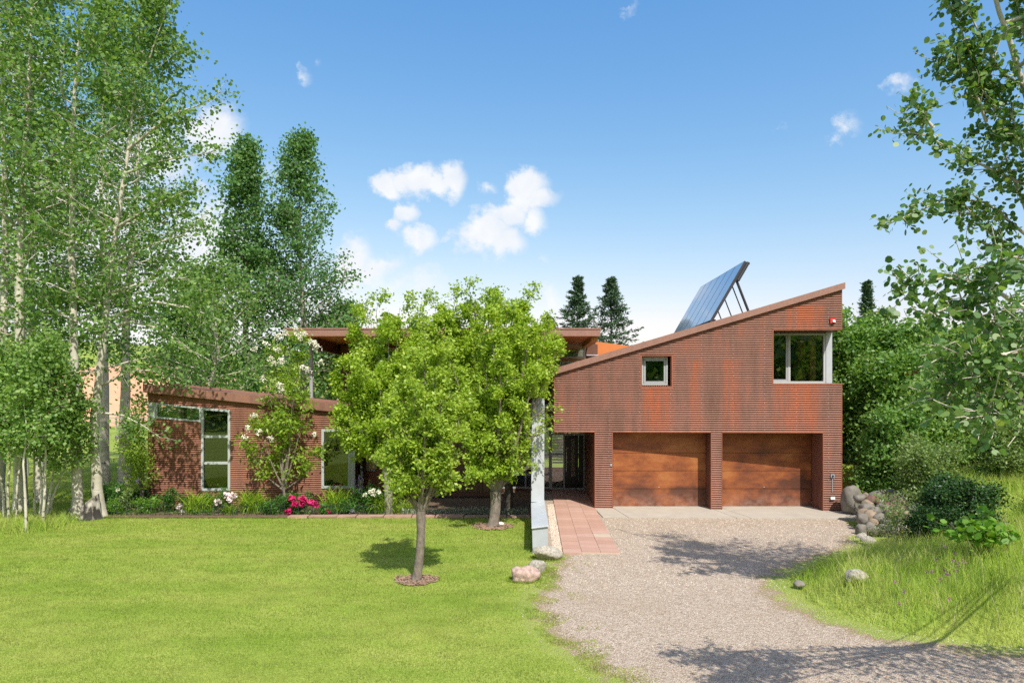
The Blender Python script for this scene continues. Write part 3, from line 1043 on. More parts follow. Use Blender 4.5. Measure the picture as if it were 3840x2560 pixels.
# corner window of the upper room, glass both ways
w2 = Wall((W2[0] - .03, DY), (9.97, DY))
cwin = window(house, 'corner_window', w2, .0, w2.len - .17, W2[2] + .02, W2[3] - .02, .07, -.06, .03, mull_s=(.80,), glass='glass_clear')
sb = Buf()
for a, c, z0, z1 in ((.08, .12, W2[2] + .09, W2[3] - .1), (.70, .765, W2[2] + .09, W2[3] - .1)):
    w2.box(sb, a, c, -.05, .02, z0, z1)
w2.box(sb, .12, .70, -.05, .018, W2[2] + .09, W2[2] + .15)
sb.build('sash', 'frame_grey', cwin)
b = Buf()
w2.box(b, w2.len - .168, w2.len + .02, -.06, .05, W2[2], W2[3])
b.build('corner_post', 'galvanised', cwin)
b = Buf()
b.hexa([(W2[0], FY(W2[0]) + .03, W2[3]), (9.9, FY(9.9) + .03, W2[3]), (10.0, DY + .1, W2[3]), (W2[0], DY + .1, W2[3]),
        (W2[0], FY(W2[0]) + .03, W2[3] + .03), (9.9, FY(9.9) + .03, W2[3] + .03), (10.0, DY + .1, W2[3] + .03), (W2[0], DY + .1, W2[3] + .03)])
b.build('head_soffit', 'brown_metal', cwin)
b = Buf()
vv, ff = [], []
for i in range(240):
    x = W2[0] + (9.93 - W2[0]) * i / 239
    z = W2[2] - .002 + .011 * math.sin(2 * math.pi * x / PER)
    vv += [(x, FY(x) + .005, z), (x, DY + .05, z + .01)]
for i in range(239):
    ff.append((2 * i, 2 * i + 2, 2 * i + 3, 2 * i + 1))
b.add(vv, ff)
b.build('sill', 'trim', cwin)
b = Buf()
for y in (22.45, 23.35):
    b.box(9.80, 9.9, y, y + .16, 2.75, W2[3])
b.box(9.80, 9.9, 21.5, 23.7, W2[2] - .06, W2[2])
b.build('wood_jamb', 'timber', cwin)
b = Buf()
b.add([rw.pt(.95, -.02, W2[2]), rw.pt(2.9, -.02, W2[2]), rw.pt(2.9, -.02, W2[3]), rw.pt(.95, -.02, W2[3])], [(0, 1, 2, 3)])
b.build('side_pane', 'glass_clear', cwin)

# ---- wing with the slanting roof
LY = lambda x: 21.6 + .07 * (x + 11.5)
lw = Wall((-11.5, LY(-11.5)), (-5.08, LY(-5.08)))
ls = lw.s_of_x
lroofz = lambda x: 3.62 + (x + 11.5) * (2.98 - 3.62) / 6.4
xlroof = lambda z: -11.5 + (z - 3.62) * 6.4 / (2.98 - 3.62)
TW = (-9.88, -8.98, .48, 3.13, 3.05)
SW = (-11.5, -9.88, 2.81, 3.30, 2.66, 3.13)
BW = (-6.13, -5.08, .52, 2.43)
zb = lambda x: SW[2] + (SW[4] - SW[2]) * (x - SW[0]) / (SW[1] - SW[0])
zt = lambda x: SW[3] + (SW[5] - SW[3]) * (x - SW[0]) / (SW[1] - SW[0])
regs = [(0, TW[2], 0, lw.len)]
regs[0] = (0, TW[2], 0, lw.len)
# left of the tall window, below the strip
xb = lambda z: SW[0] + (z - SW[2]) * (SW[1] - SW[0]) / (SW[4] - SW[2])
xt = lambda z: SW[0] + (z - SW[3]) * (SW[1] - SW[0]) / (SW[5] - SW[3])
regs += [(TW[2], SW[4], 0, ls(TW[0])), (SW[4], SW[2], 0, lambda z: ls(xb(z)))]
regs += [(3.05, 3.30, (lambda z: ls(max(-11.5, xt(z))) if z > 3.13 else ls(min(-8.98, -9.88 + (3.13 - z) * .9 / .08))), lw.len), (3.30, 3.62, 0, lambda z: ls(min(-5.08, xlroof(z))))]
regs[-2] = (3.05, 3.30, regs[-2][2], lambda z: ls(min(-5.08, xlroof(z))))
regs += [(TW[2], BW[2], ls(TW[1]), lw.len), (BW[2], BW[3], ls(TW[1]), ls(BW[0])), (BW[3], 2.98, ls(TW[1]), lw.len), (2.98, 3.05, ls(TW[1]), lambda z: ls(min(-5.08, xlroof(z))))]
b = Buf()
lw.corrugated(b, regs)
o = b.build('corrugated_wall', 'rust_wing', house, smooth=True)
tag(o, 'wall of the low wing behind the flower bed')
b = Buf()
lw.box(b, -.012, .014, -.02, .02, 0, SW[2])
lw.box(b, -.012, .014, -.02, .02, SW[3], 3.62)
b.build('edge_trim', 'trim', house)
window(house, 'tall_window', lw, ls(TW[0]), ls(TW[1]), TW[2], TW[3], .075, -.06, .035, z1b=TW[4], mull_z=(1.363, 2.205))
strip = window(house, 'strip_window', lw, .22, ls(SW[1]) - .004, zb(-11.28), zt(-11.28), .055, -.06, .034, z0b=SW[4], z1b=SW[5])
b = Buf()
lw.box(b, 0.0, .216, -.10, .02, zb(-11.5), zt(-11.5), zb(-11.29), zt(-11.29))
b.build('corner_panel', 'galvanised', strip)
big = window(house, 'corner_window', lw, ls(BW[0]), lw.len - .13, BW[2], BW[3], .08, -.06, .035)
big['label'] = 'large corner window of the low wing'
b = Buf()
lw.box(b, lw.len - .128, lw.len + .01, -.08, .034, BW[2], BW[3])
b.build('corner_post', 'galvanised', big)
rt = Wall((-5.075, LY(-5.08) + .02), (-5.075, LY(-5.08) + .98))
b = Buf()
rt.box(b, .9, .98, -.04, .03, BW[2], BW[3])
b.build('return_frame', 'frame_grey', big)
b = Buf()
rt.box(b, .05, .9, -.04, .03, BW[2], BW[2] + .07)
b.build('return_frame', 'frame_grey', big)
b = Buf()
b.add([rt.pt(.05, 0, BW[2] + .05), rt.pt(.9, 0, BW[2] + .05), rt.pt(.9, 0, BW[3]), rt.pt(.05, 0, BW[3])], [(0, 1, 2, 3)])
b.build('pane', 'glass', big)
b = Buf()
rt.corrugated(b, [(0, BW[2], 0, rt.len)])
b.build('reveal', 'rust_shade', house)
b = Buf()
rt.corrugated(b, [(BW[3], 3.0, 0, rt.len)])
b.build('reveal', 'rust_shade', house, smooth=True)
# bare driftwood branch standing inside the big window
b = Buf()
b.tube([P(1278, 1830, 22.4), P(1266, 1795, 22.4), P(1274, 1762, 22.4), P(1268, 1735, 22.4), P(1252, 1718, 22.4)], [.03, .026, .024, .018, .008], 6)
b.tube([P(1270, 1805, 22.4), P(1262, 1792, 22.42), P(1252, 1777, 22.45)], [.018, .014, .006], 5)
dw = b.build('driftwood_branch', 'bark_grey')
tag(dw, 'pale bare driftwood branch standing inside the large corner window', 'branch')
# side, back, floor, and roof of the wing
b = Buf()
lsw = Wall((-11.45, 27.5), (-11.49, LY(-11.49)))
b.add([(-11.49, 21.62, 0), (-11.45, 27.5, 0), (-11.45, 27.5, 2.7), (-11.49, 21.62, 2.7)], [(0, 1, 2, 3)])
b.add([(-11.45, 25.6, 2.7), (-11.45, 27.5, 2.7), (-11.45, 27.5, 3.6), (-11.45, 25.6, 3.6)], [(0, 1, 2, 3)])
b.add([(-11.49, 21.8, 3.34), (-11.45, 25.6, 3.34), (-11.45, 25.6, 3.62), (-11.49, 21.8, 3.62)], [(0, 1, 2, 3)])
b.add([(-11.45, 27.5, 0), (-5.1, 27.5, 0), (-5.1, 27.5, 2.98), (-11.45, 27.5, 3.6)], [(0, 1, 2, 3)])
b.add([(-5.07, 23.05, 0), (-5.07, 27.5, 0), (-5.07, 27.5, 2.98), (-5.07, 23.05, 2.98)], [(0, 1, 2, 3)])
b.build('outer_wall', 'rust_shade', house)
b = Buf()
b.box(-11.4, -5.12, 22.1, 27.45, .1, .3)
b.build('room_floor', 'interior', house)
b = Buf()
b.box(-8.6, -8.5, 22.2, 27.4, .3, 2.9)
b.build('inner_wall', 'interior_wall', house)
b = Buf()
b.box(-11.0, -8.62, 25.8, 25.9, .3, 2.5)
b.build('inner_wall', 'interior_wall', house)
b = Buf()
b.box(-11.47, -11.35, 23.6, 23.85, 2.7, 3.4)
b.build('inner_wall', 'interior_wall', house)
b = Buf()
slab(b, -11.58, -4.6, lroofz(-11.58) + .01, lroofz(-4.6) + .01, 0, 27.6, .16, lambda x: LY(x) - .02)
b.build('roof', 'fascia_dark', house)
b = Buf()
slab(b, -11.60, -4.55, lroofz(-11.60) - .02, lroofz(-4.55) - .06, 0, 0, .26, lambda x: LY(x) - .14)
for k in (2, 3, 6, 7):
    b.v[0][k][1] = LY(b.v[0][k][0]) - .025
b.build('fascia', 'fascia_dark', house)
b = Buf()
slab(b, -11.60, -4.55, lroofz(-11.60) + .245, lroofz(-4.55) + .205, 22.9, 22.96, .07)
b.build('ridge_flashing', 'fascia', house)

# ---- middle of the house
aw = Wall((-5.06, 23.06), (-4.02, 21.95))
b = Buf()
aw.corrugated(b, [(.1, 1.02, 0, aw.len), (1.02, 1.75, 0, .3), (1.02, 1.75, .85, aw.len), (1.75, 2.95, 0, aw.len)])
b.build('angled_wall', 'rust_shade', house, smooth=True)
window(house, 'narrow_window', aw, .3, .85, 1.02, 1.75, .04, -.04, .03, mat='frame_grey')
b = Buf()
b.tube([(-3.93, 22.0, 0), (-3.93, 22.0, 3.0)], [.09, .09], 10)
b.build('round_post', 'frame_grey', house)
pw = thing('tmp', None, None)
bpy.data.objects.remove(pw)
pl = Buf()
pl.box(-4.0, -.55, 23.24, 23.3, .2, 3.0)
plank_wall = pl.build('plank_wall', 'plank_wood', house)
rk = random.Random(11)
x = -3.98
while x < -.6:
    w_ = rk.choice((.15, .19, .22, .24))
    p = Buf()
    p.box(x, x + w_ - .012, 23.24 - rk.uniform(.022, .034), 23.238, .24 + rk.uniform(-.01, .01), 3.0)
    p.build('plank', 'plank_wood', plank_wall)
    x += w_
b = Buf()
b.box(-4.0, -.55, 23.2, 23.34, .1, .2)
b.build('base_rail', 'brown_metal', house)
b = Buf()
b.box(-.62, -.52, 23.3, 25.2, 0, 3.0)
b.build('return_wall', 'brown_metal', house)
b = Buf()
b.box(-4.02, -3.92, 22.1, 25.2, 0, 3.0)
b.build('return_wall', 'brown_metal', house)
# tall glazing beside the entrance
gz = Wall((-.6, 25.2), (1.42, 25.2))
glz = window(house, 'glazed_screen', gz, 0, gz.len, .10, 2.9, .06, -.05, .04, mull_z=(.62,), mull_s=(.55, 1.10, 1.72), mat='frame_grey')
b = Buf()
b.box(-.6, 1.42, 25.14, 25.24, -.05, .098)
b.build('base_band', 'brown_metal', house)
up = window(house, 'upper_screen', gz, 0, gz.len + .35, 3.12, 4.0, .06, -.05, .04, mull_s=(.55, 1.10, 1.72), mat='frame_grey')
b = Buf()
b.box(-.6, 1.75, 25.12, 25.3, 2.9, 3.118)
b.build('floor_band', 'brown_metal', house)
# entrance: slatted sidelight and black door
en = Wall((1.42, 25.2), (2.68, 25.2))
ent = window(house, 'entrance_frame', en, 0.004, en.len, .07, 2.12, .05, -.05, .04, mull_s=(.50,), mat='frame_grey')
for k in range(10):
    z = 1.02 + k * .105
    s = Buf()
    en.box(s, .07, .47, -.10, -.055, z, z + .055)
    s.build('louver', 'plank_wood', ent)
d = Buf()
en.box(d, .53, 1.02, -.02, .03, .10, 2.06)
dr = d.build('entrance_door', 'door_black', house)
h = Buf()
h.tube([en.pt(.58, .085, .72), en.pt(.58, .085, 1.62)], [.013, .013], 6)
en.box(h, .62, .645, .03, .05, 1.56, 1.62)
h.tube([en.pt(.585, .09, 1.42), en.pt(.59, .12, 1.2), en.pt(.60, .10, 1.08), en.pt(.64, .06, 1.05)], [.012, .014, .014, .01], 6)
h.build('handle', 'white_plastic', dr)
b = Buf()
en.box(b, .76, .90, .031, .034, .55, 1.95)
b.build('pane', 'glass', dr)
b = Buf()
en.box(b, 1.04, 1.22, -.03, .03, .1, 2.06)
b.build('side_panel', 'door_black', house)
# hall behind the glass with a far window that lets daylight through the slats
b = Buf()
b.box(-.6, 2.7, 25.3, 31.4, -.02, .06)
b.build('hall_floor', 'interior', house)
b = Buf()
b.box(-.7, .6, 31.4, 31.5, 0, 2.9)
b.box(3.1, 3.2, 25.3, 31.5, 0, 2.9)
b.box(.6, 3.1, 31.4, 31.5, 0, .25)
b.box(-.66, -.6, 25.3, 31.5, 0, 2.9)
b.build('hall_wall', 'interior_wall', house)
b = Buf()
b.box(-4.0, 3.2, 25.36, 31.5, 2.9, 3.1)
b.build('hall_ceiling', 'interior', house)

# upper storey and its flat roof
MY = 26.3
mw = Wall((-6.6, MY), (3.3, MY))
b = Buf()
for x0, x1, z0, z1 in ((-6.6, -5.6, 0, 5.45), (-5.6, 1.9, 3.3, 3.6), (-5.6, 1.9, 5.35, 5.5), (2.85, 3.3, 3, 5.5), (-1.7, -1.3, 3.6, 5.4), (-4.0, -.6, 2.9, 3.3), (1.9, 2.85, 3.0, 3.9)):
    b.box(x0, x1, MY, MY + .12, z0, z1)
b.build('upper_wall', 'brown_metal', house)
window(house, 'clerestory', mw, 1.0, 4.9, 3.6, 5.36, .07, -.05, .04, mull_s=(2.3, 3.6), mull_z=(4.7,), mat='window_frame')
window(house, 'clerestory', mw, 5.3, 8.5, 3.6, 5.36, .07, -.05, .04, mull_s=(6.9,), mull_z=(4.7,), mat='window_frame')
cl = window(house, 'clerestory', mw, 8.52, 9.42, 4.96, 5.5, .07, -.05, .04, mat='window_frame')
cl2 = window(house, 'clerestory', mw, 8.52, 9.40, 3.4, 4.85, .07, -.05, .04, mat='window_frame')
b = Buf()
b.box(1.9, 2.82, MY - .03, MY, 4.86, 4.95)
b.build('wood_rail', 'timber', house)
b = Buf()
b.box(2.86, 3.32, MY - .08, MY - .02, 5.06, 5.10)
b.build('steel_angle', 'galvanised', house)
b = Buf()
b.box(-6.5, 3.2, 30.0, 30.1, 3.3, 5.5)
b.box(-6.55, -6.5, MY + .12, 30, 3.3, 5.5)
b.build('inner_wall', 'interior_wall', house)
b = Buf()
b.box(-6.6, 3.25, MY + .12, 30.1, 3.2, 3.3)
b.build('upper_floor', 'interior', house)
b = Buf()
b.box(-7.62, 2.96, 23.05, 31.0, 5.55, 5.74)
b.build('flat_roof', 'fascia', house)
b = Buf()
b.box(-7.63, 2.97, 22.95, 23.05, 5.51, 5.73)
b.box(-7.65, 2.99, 22.93, 23.06, 5.735, 5.78)
b.build('fascia', 'fascia', house)
b = Buf()
b.box(-7.6, 2.95, 23.06, 31.0, 5.535, 5.55)
sof = b.build('soffit', 'soffit_wood', house)
y = 23.07
while y < 26.25:
    p = Buf()
    p.box(-7.58, 2.93, y, y + .19, 5.515, 5.534)
    p.build('board', 'soffit_wood', sof)
    y += .2
b = Buf()
b.box(2.70, 2.92, 23.2, 26.28, 5.36, 5.514)
b.build('roof_beam', 'timber', house)
b = Buf()
b.box(-6.86, -6.72, 23.6, 30.9, 5.12, 5.514)
b.box(-7.5, -6.87, 26.2, 26.34, 5.2, 5.514)
b.build('roof_beam', 'brown_metal', house)
b = Buf()
b.tube([(-7.06, 24.0, 3.2), (-7.06, 24.0, 5.5)], [.065, .065], 10)
b.build('deck_post', 'frame_grey', house)
b = Buf()
b.tube([(-7.06, 24.0, 3.2), (-7.06, 24.0, 3.42)], [.085, .085], 10)
b.build('post_foot', 'trim', house)
# orange painted wall under its own sloping roof, behind the garage roof
b = Buf()
b.hexa([(3.30, 27.0, 3.0), (7.4, 27.0, 3.0), (7.4, 27.2, 3.0), (3.30, 27.2, 3.0), (3.30, 27.0, 5.67), (7.4, 27.0, 5.12), (7.4, 27.2, 5.12), (3.30, 27.2, 5.67)])
b.build('orange_gable', 'orange_wall', house)

# ---- things on the house
sol = thing('solar_collector_array', 'tilted rack of six dark glass solar panels on the sloping roof', 'solar panels', (6.6, 24, 6))
pb, pt_ = Vector((6.53, 0, 5.97)), Vector((7.67, 0, 7.95))
up_ = (pt_ - pb).normalized()
nr_ = Vector((-up_.z, 0, up_.x))
y0, dyp = 22.5, .885
fw_ = .03
for k in range(6):
    ya, yb_ = y0 + k * dyp + .012, y0 + (k + 1) * dyp - .012
    f = Buf()
    q = lambda u, y, n: tuple(pb + up_ * (u * (pt_ - pb).length) + nr_ * n + Vector((0, y, 0)))
    f.hexa([q(0, ya, -.09), q(0, yb_, -.09), q(1, yb_, -.09), q(1, ya, -.09), q(0, ya, -.002), q(0, yb_, -.002), q(1, yb_, -.002), q(1, ya, -.002)])
    pan = f.build('solar_panel', 'dark_metal', sol)
    g = Buf()
    g.hexa([q(.012, ya + .02, -.002), q(.012, yb_ - .02, -.002), q(.988, yb_ - .02, -.002), q(.988, ya + .02, -.002),
            q(.012, ya + .02, .006), q(.012, yb_ - .02, .006), q(.988, yb_ - .02, .006), q(.988, ya + .02, .006)])
    g.build('cover_glass', 'collector_glass', pan)
b = Buf()
b.tube([q(.985, y0 - .05, -.14), q(.985, y0 + 6 * dyp, -.14)], [.05, .05], 8)
b.tube([q(.03, y0 - .05, -.12), q(.03, y0 + 6 * dyp, -.12)], [.045, .045], 8)
b.build('header_pipe', 'dark_metal', sol)
b = Buf()
b.tube([q(.70, y0 - .02, -.13), q(1.0, y0 - .02, -.13)], [.055, .055], 8)
b.build('edge_tube', 'dark_metal', sol)
for k, (yy, r_) in enumerate(((y0 + .05, .045), (y0 + .6, .022), (y0 + 1.75, .022), (y0 + 2.9, .022), (y0 + 4.0, .022), (y0 + 5.1, .022))):
    b = Buf()
    a = Vector(q(.70, yy, -.1))
    fx = a.x + .42
    b.tube([a, (fx, yy, roofz(fx) + .16)], [r_, r_], 8)
    b.build('strut', 'dark_metal', sol)

al = thing('fire_alarm', 'small red alarm box with a white strobe above the upper corner window', 'alarm', P(3120, 1202, 20.4))
ax, ay, az = P(3120, 1202, FY(9.56))
b = Buf()
b.box(ax - .075, ax + .075, ay - .06, ay - .012, az - .08, az + .08)
b.build('case', 'alarm_red', al)
b = Buf()
b.hexa([(ax - .02, ay - .11, az - .05), (ax + .06, ay - .11, az - .05), (ax + .06, ay - .06, az - .05), (ax - .02, ay - .06, az - .05),
        (ax - .01, ay - .09, az + .01), (ax + .05, ay - .09, az + .01), (ax + .05, ay - .06, az + .02), (ax - .01, ay - .06, az + .02)])
b.build('strobe', 'white_plastic', al)
kx, ky, kz = P(3120, 1783, FY(9.56))
kb = thing('key_switch', 'dark square switch box with round knob on the garage pier', 'switch box', (kx, ky, kz))
b = Buf()
b.box(kx - .055, kx + .055, ky - .05, ky - .012, kz - .055, kz + .055)
b.build('box', 'frame_grey', kb)
b = Buf()
b.tube([(kx, ky - .05, kz), (kx, ky - .08, kz)], [.03, .026], 10)
b.build('knob', 'dark_metal', kb)
b = Buf()
b.tube([(kx, ky - .025, kz - .055), (kx, ky - .025, .62)], [.012, .012], 6)
b.build('conduit', 'frame_grey', kb)
ox, oy, oz = P(3120, 1866, FY(9.56))
ob = thing('socket_box', 'pale weatherproof socket cover low on the garage pier', 'socket box', (ox, oy, oz))
b = Buf()
b.box(ox - .06, ox + .06, oy - .045, oy - .012, oz - .035, oz + .04)
b.build('back_box', 'galvanised', ob)
b = Buf()
b.hexa([(ox - .065, oy - .07, oz - .04), (ox + .065, oy - .07, oz - .04), (ox + .065, oy - .046, oz - .04), (ox - .065, oy - .046, oz - .04),
        (ox - .065, oy - .055, oz + .045), (ox + .065, oy - .055, oz + .045), (ox + .065, oy - .046, oz + .045), (ox - .065, oy - .046, oz + .045)])
b.build('cover', 'white_plastic', ob)
kp = P(2291, 1742, FY(3.0))
b = Buf()
b.box(kp.x - .025, kp.x + .025, kp.y - .035, kp.y - .012, kp.z - .04, kp.z + .04)
tag(b.build('door_keypad', 'frame_grey'), 'tiny grey keypad on the pier beside the entrance', 'keypad')

# ---- steel fin beside the walk: low box, sloping shoulder, tall blade behind
fin = thing('steel_fin', 'tall pale grey sheet steel fin with a low box foot beside the paved walk', 'steel fin', (.63, 16, 0))
fx0 = lambda y: P(1997, 0, 15.0).x + .012 * (y - 15)
b = Buf()
b.hexa([(.455, 15.0, 0), (.79, 15.0, 0), (.86, 18.6, 0), (.53, 18.6, 0), (.445, 15.0, .56), (.785, 15.0, .60), (.86, 18.6, .60), (.53, 18.6, .56)])
b.build('foot_box', 'galvanised', fin)
b = Buf()
b.hexa([(.43, 14.96, .56), (.80, 14.96, .605), (.885, 18.62, .605), (.515, 18.62, .56), (.43, 14.97, .595), (.80, 14.97, .64), (.88, 18.62, .66), (.52, 18.62, .62)])
b.build('cap', 'galvanised', fin)
b = Buf()
b.hexa([(.515, 18.3, .64), (.86, 18.3, .64), (.96, 22.3, 0), (.62, 22.3, 0), (.55, 18.62, 3.42), (.885, 18.62, 3.45), (.97, 22.3, 3.45), (.66, 22.3, 3.42)])
b.build('blade', 'galvanised', fin)


# ------------------------------------------------------------------ plants: shared builders
HEX = np.array([(0, 0), (.38, .22), (.46, .58), (0, 1.0), (-.46, .58), (-.38, .22)])
DIA = np.array([(0, 0), (.33, .45), (0, 1.0), (-.33, .45)])
KITE = np.array([(0, 0), (.44, .48), (0, 1.0), (-.44, .48)])
NAR = np.array([(0, 0), (.20, .42), (0, 1.0), (-.20, .42)])
NEE = np.array([(-.06, 0), (.06, 0), (.03, 1.0), (-.03, 1.0)])


def unit(a):
    return a / (np.linalg.norm(a, axis=-1, keepdims=True) + 1e-9)


def add_leaves(buf, rng, pos, size, shape=DIA, up=0.45, droop=0.0, axis=None, axis_mix=0.0, fold=0.0):
    """Leaf-shaped faces at every position, facing every way with a bias to the sky."""
    n = len(pos)
    if n == 0:
        return
    nrm = unit(rng.normal(size=(n, 3)) + np.array([0, 0, up * 2.0]))
    tan = rng.normal(size=(n, 3))
    if axis is not None:
        tan = tan * (1 - axis_mix) + axis * axis_mix * 2.0
    tan[:, 2] -= droop * 1.5
    tan = unit(tan - nrm * np.sum(tan * nrm, 1, keepdims=True))
    bi = np.cross(nrm, tan)
    s = (np.asarray(size) * rng.uniform(0.65, 1.3, n)).reshape(-1, 1, 1)
    k = len(shape)
    sh = shape[None, :, :]
    p = pos[:, None, :] + s * (sh[..., 0:1] * bi[:, None, :] + sh[..., 1:2] * tan[:, None, :])
    if fold:
        p = p + s * np.abs(sh[..., 0:1]) * fold * nrm[:, None, :]
    idx = np.arange(n * k).reshape(n, k)
    r = np.clip(rng.normal(0.45, 0.24, n), 0, 1)
    buf.add(p.reshape(-1, 3), idx, np.repeat(r, k))


def interp(path, t):
    path = np.asarray(path, dtype=float)
    seg = np.linalg.norm(np.diff(path, axis=0), axis=1)
    cum = np.concatenate([[0], np.cumsum(seg)]) / seg.sum()
    return np.array([np.interp(t, cum, path[:, i]) for i in range(3)]).T


def limb(rng, start, d, length, steps=4, lift=0.12, wob=0.18):
    pts = [np.array(start, dtype=float)]
    d = np.array(d, dtype=float)
    for i in range(steps):
        pts.append(pts[-1] + d * length / steps)
        d = unit(d + rng.normal(size=3) * wob + np.array([0, 0, lift]))
    return np.array(pts)


def plant(name, label, cat, base, trunk, r0, mats, seed, group=None, h0=.25, n1=30, len_fn=None, ang_fn=None, n2=7, leaves=26, lsize=.06, spread=.16,
          shape=DIA, up=.45, droop=.1, lift=.12, r1f=.42, sec=.42, stems=None, tip=.12, wood_name='trunk', leaf_name='crown', rmin=.006, flat=1.0,
          wood_sides=8, sec_from=.25, topleaf=True, wob=.18, keep=None, fork=None, leafy=1.0, axis_mix=0.0, lump=0.0, taper=1.15, boughs=(), bough_leaves=160, lenvar=(.7, 1.2), twig=1):
    """A woody plant: tapered trunk(s), limbs, twigs and leaves gathered round the twigs."""
    rng = np.random.default_rng(seed)
    root = thing(name, label, cat, base, group)
    wood, leaf = Buf(), Buf()
    base = np.array(base, dtype=float)
    trunks = stems if stems is not None else [trunk]
    allpos, allaxis = [], []
    for ti, tk in enumerate(trunks):
        tk = np.asarray(tk, dtype=float)
        ns = max(8, len(tk) * 4)
        ts = np.linspace(0, 1, ns)
        pth = interp(tk, ts)
        H = tk[-1][2] - tk[0][2]
        pth[1:-1, :2] += rng.normal(size=(ns - 2, 2)) * .012 * min(1, r0 * 8)
        rr = r0 * (1 - ts) ** taper + r0 * tip * .5
        rr[0] *= 1.25
        rr = np.maximum(rr, rmin)
        wood.tube(pth, rr, wood_sides)
        m1 = n1 if stems is None else max(3, n1 // len(trunks))
        az0 = rng.uniform(0, 6.28)
        for i in range(m1):
            t = h0 + (1 - h0) * ((i + rng.uniform(.1, .9)) / m1)
            p0 = interp(tk, [t])[0]
            az = az0 + i * 2.399963 + rng.normal() * .35
            tn = (t - h0) / (1 - h0)
            Lh = len_fn(tn) * rng.uniform(*lenvar)
            if Lh < .05:
                continue
            ea = ang_fn(tn) + rng.normal() * .12
            d = np.array([math.cos(az) * math.cos(ea), math.sin(az) * math.cos(ea), math.sin(ea)])
            lp = limb(rng, p0, d, Lh, 5, lift, wob)
            if keep is not None and not keep(lp[-1]):
                continue
            r1 = max(rmin, min(np.interp(t, ts, rr) * r1f, .006 + Lh * .011))
            wood.tube(lp, np.linspace(r1, max(rmin * .6, r1 * .25), 6), 5)
            lum = 1.0 if lump == 0 else math.exp(rng.normal() * lump)
            for j in range(n2):
                s = sec_from + (1 - sec_from) * (j + rng.uniform(.2, .9)) / n2
                q0 = interp(lp, [s])[0]
                dd = unit(lp[min(5, int(s * 5) + 1)] - lp[int(s * 4.99)])
                d2 = unit(dd * .7 + rng.normal(size=3) * np.array([.75, .75, .5 * flat]))
                L2 = max(.10, Lh * sec * (1.15 - .6 * s) * rng.uniform(.6, 1.3))
                lq = limb(rng, q0, d2, L2, 3, lift * .5, wob)
                if j % twig == 0:
                    wood.tube(lq, np.linspace(max(rmin * .8, r1 * .35), rmin * .5, 4), 3, cap=False)
                m = rng.poisson(leaves * leafy * lum)
                u = rng.uniform(.1, 1.08, m)
                pp = interp(lq, np.clip(u, 0, 1))
                off = rng.normal(size=(m, 3)) * spread * np.array([1, 1, .75 * flat])
                allpos.append(pp + off)
                allaxis.append(np.repeat(unit(lq[-1] - lq[0])[None, :], m, 0))
    if keep is not None:
        kk = [np.array([keep(p) for p in a], dtype=bool) if len(a) else np.zeros(0, dtype=bool) for a in allpos]
        allpos = [a[k] for a, k in zip(allpos, kk)]
        allaxis = [a[k] for a, k in zip(allaxis, kk)]
    for bq in boughs:
        bq = np.array([np.array(q) for q in bq])
        Lb = np.linalg.norm(np.diff(bq, axis=0), axis=1).sum()
        wood.tube(interp(bq, np.linspace(0, 1, 12)), np.linspace(.012 + .011 * Lb, .006, 12), 6)
        for j in range(int(7 * Lb)):
            s = rng.uniform(.22, 1.0)
            d = unit(unit(bq[-1] - bq[0]) * .5 + rng.normal(size=3) * np.array([.6, .6, .55]))
            lq = limb(rng, interp(bq, [s])[0], d, rng.uniform(.3, .8), 3, .02, .25)
            wood.tube(lq, [.008, .006, .005, .004], 3, cap=False)
            m = rng.poisson(bough_leaves / 7)
            allpos.append(interp(lq, rng.uniform(.15, 1.05, m).clip(0, 1)) + rng.normal(size=(m, 3)) * spread * .6)
            allaxis.append(np.repeat(unit(lq[-1] - lq[0])[None, :], m, 0))
    pos = np.concatenate(allpos)
    ax = np.concatenate(allaxis)
    pos[:, 2] = np.maximum(pos[:, 2], base[2] + .04)
    add_leaves(leaf, rng, pos, lsize, shape, up, droop, ax, axis_mix)
    wood.build(wood_name, mats[0], root, smooth=True)
    leaf.build(leaf_name, mats[1], root)
    return root


def straight(base, h, lean=(0, 0), bend=0.25, seed=0, n=5):
    rng = np.random.default_rng(seed + 99)
    pts = []
    for i in range(n + 1):
        t = i / n
        w = math.sin(t * math.pi) * bend
        pts.append((base[0] + lean[0] * t + w * rng.normal() * .6, base[1] + lean[1] * t + w * rng.normal() * .5, base[2] + h * t))
    return pts


def gz_(x, y):
    return float(height(np.array([x]), np.array([y]))[0])


# ------------------------------------------------------------------ aspen grove
ASP = dict(mats=('bark_aspen', 'leaf_aspen'), lsize=.112, shape=KITE, up=.25, droop=.35, lift=.10, group='aspens in the grove', lump=.45)


def asp_len(w, bulge=.35):
    return lambda t: w * (.42 + .95 * math.sin(math.pi * min(1, max(0, (t * .9 + .1))) ** .9)) * (1.0 - .55 * t ** 3)


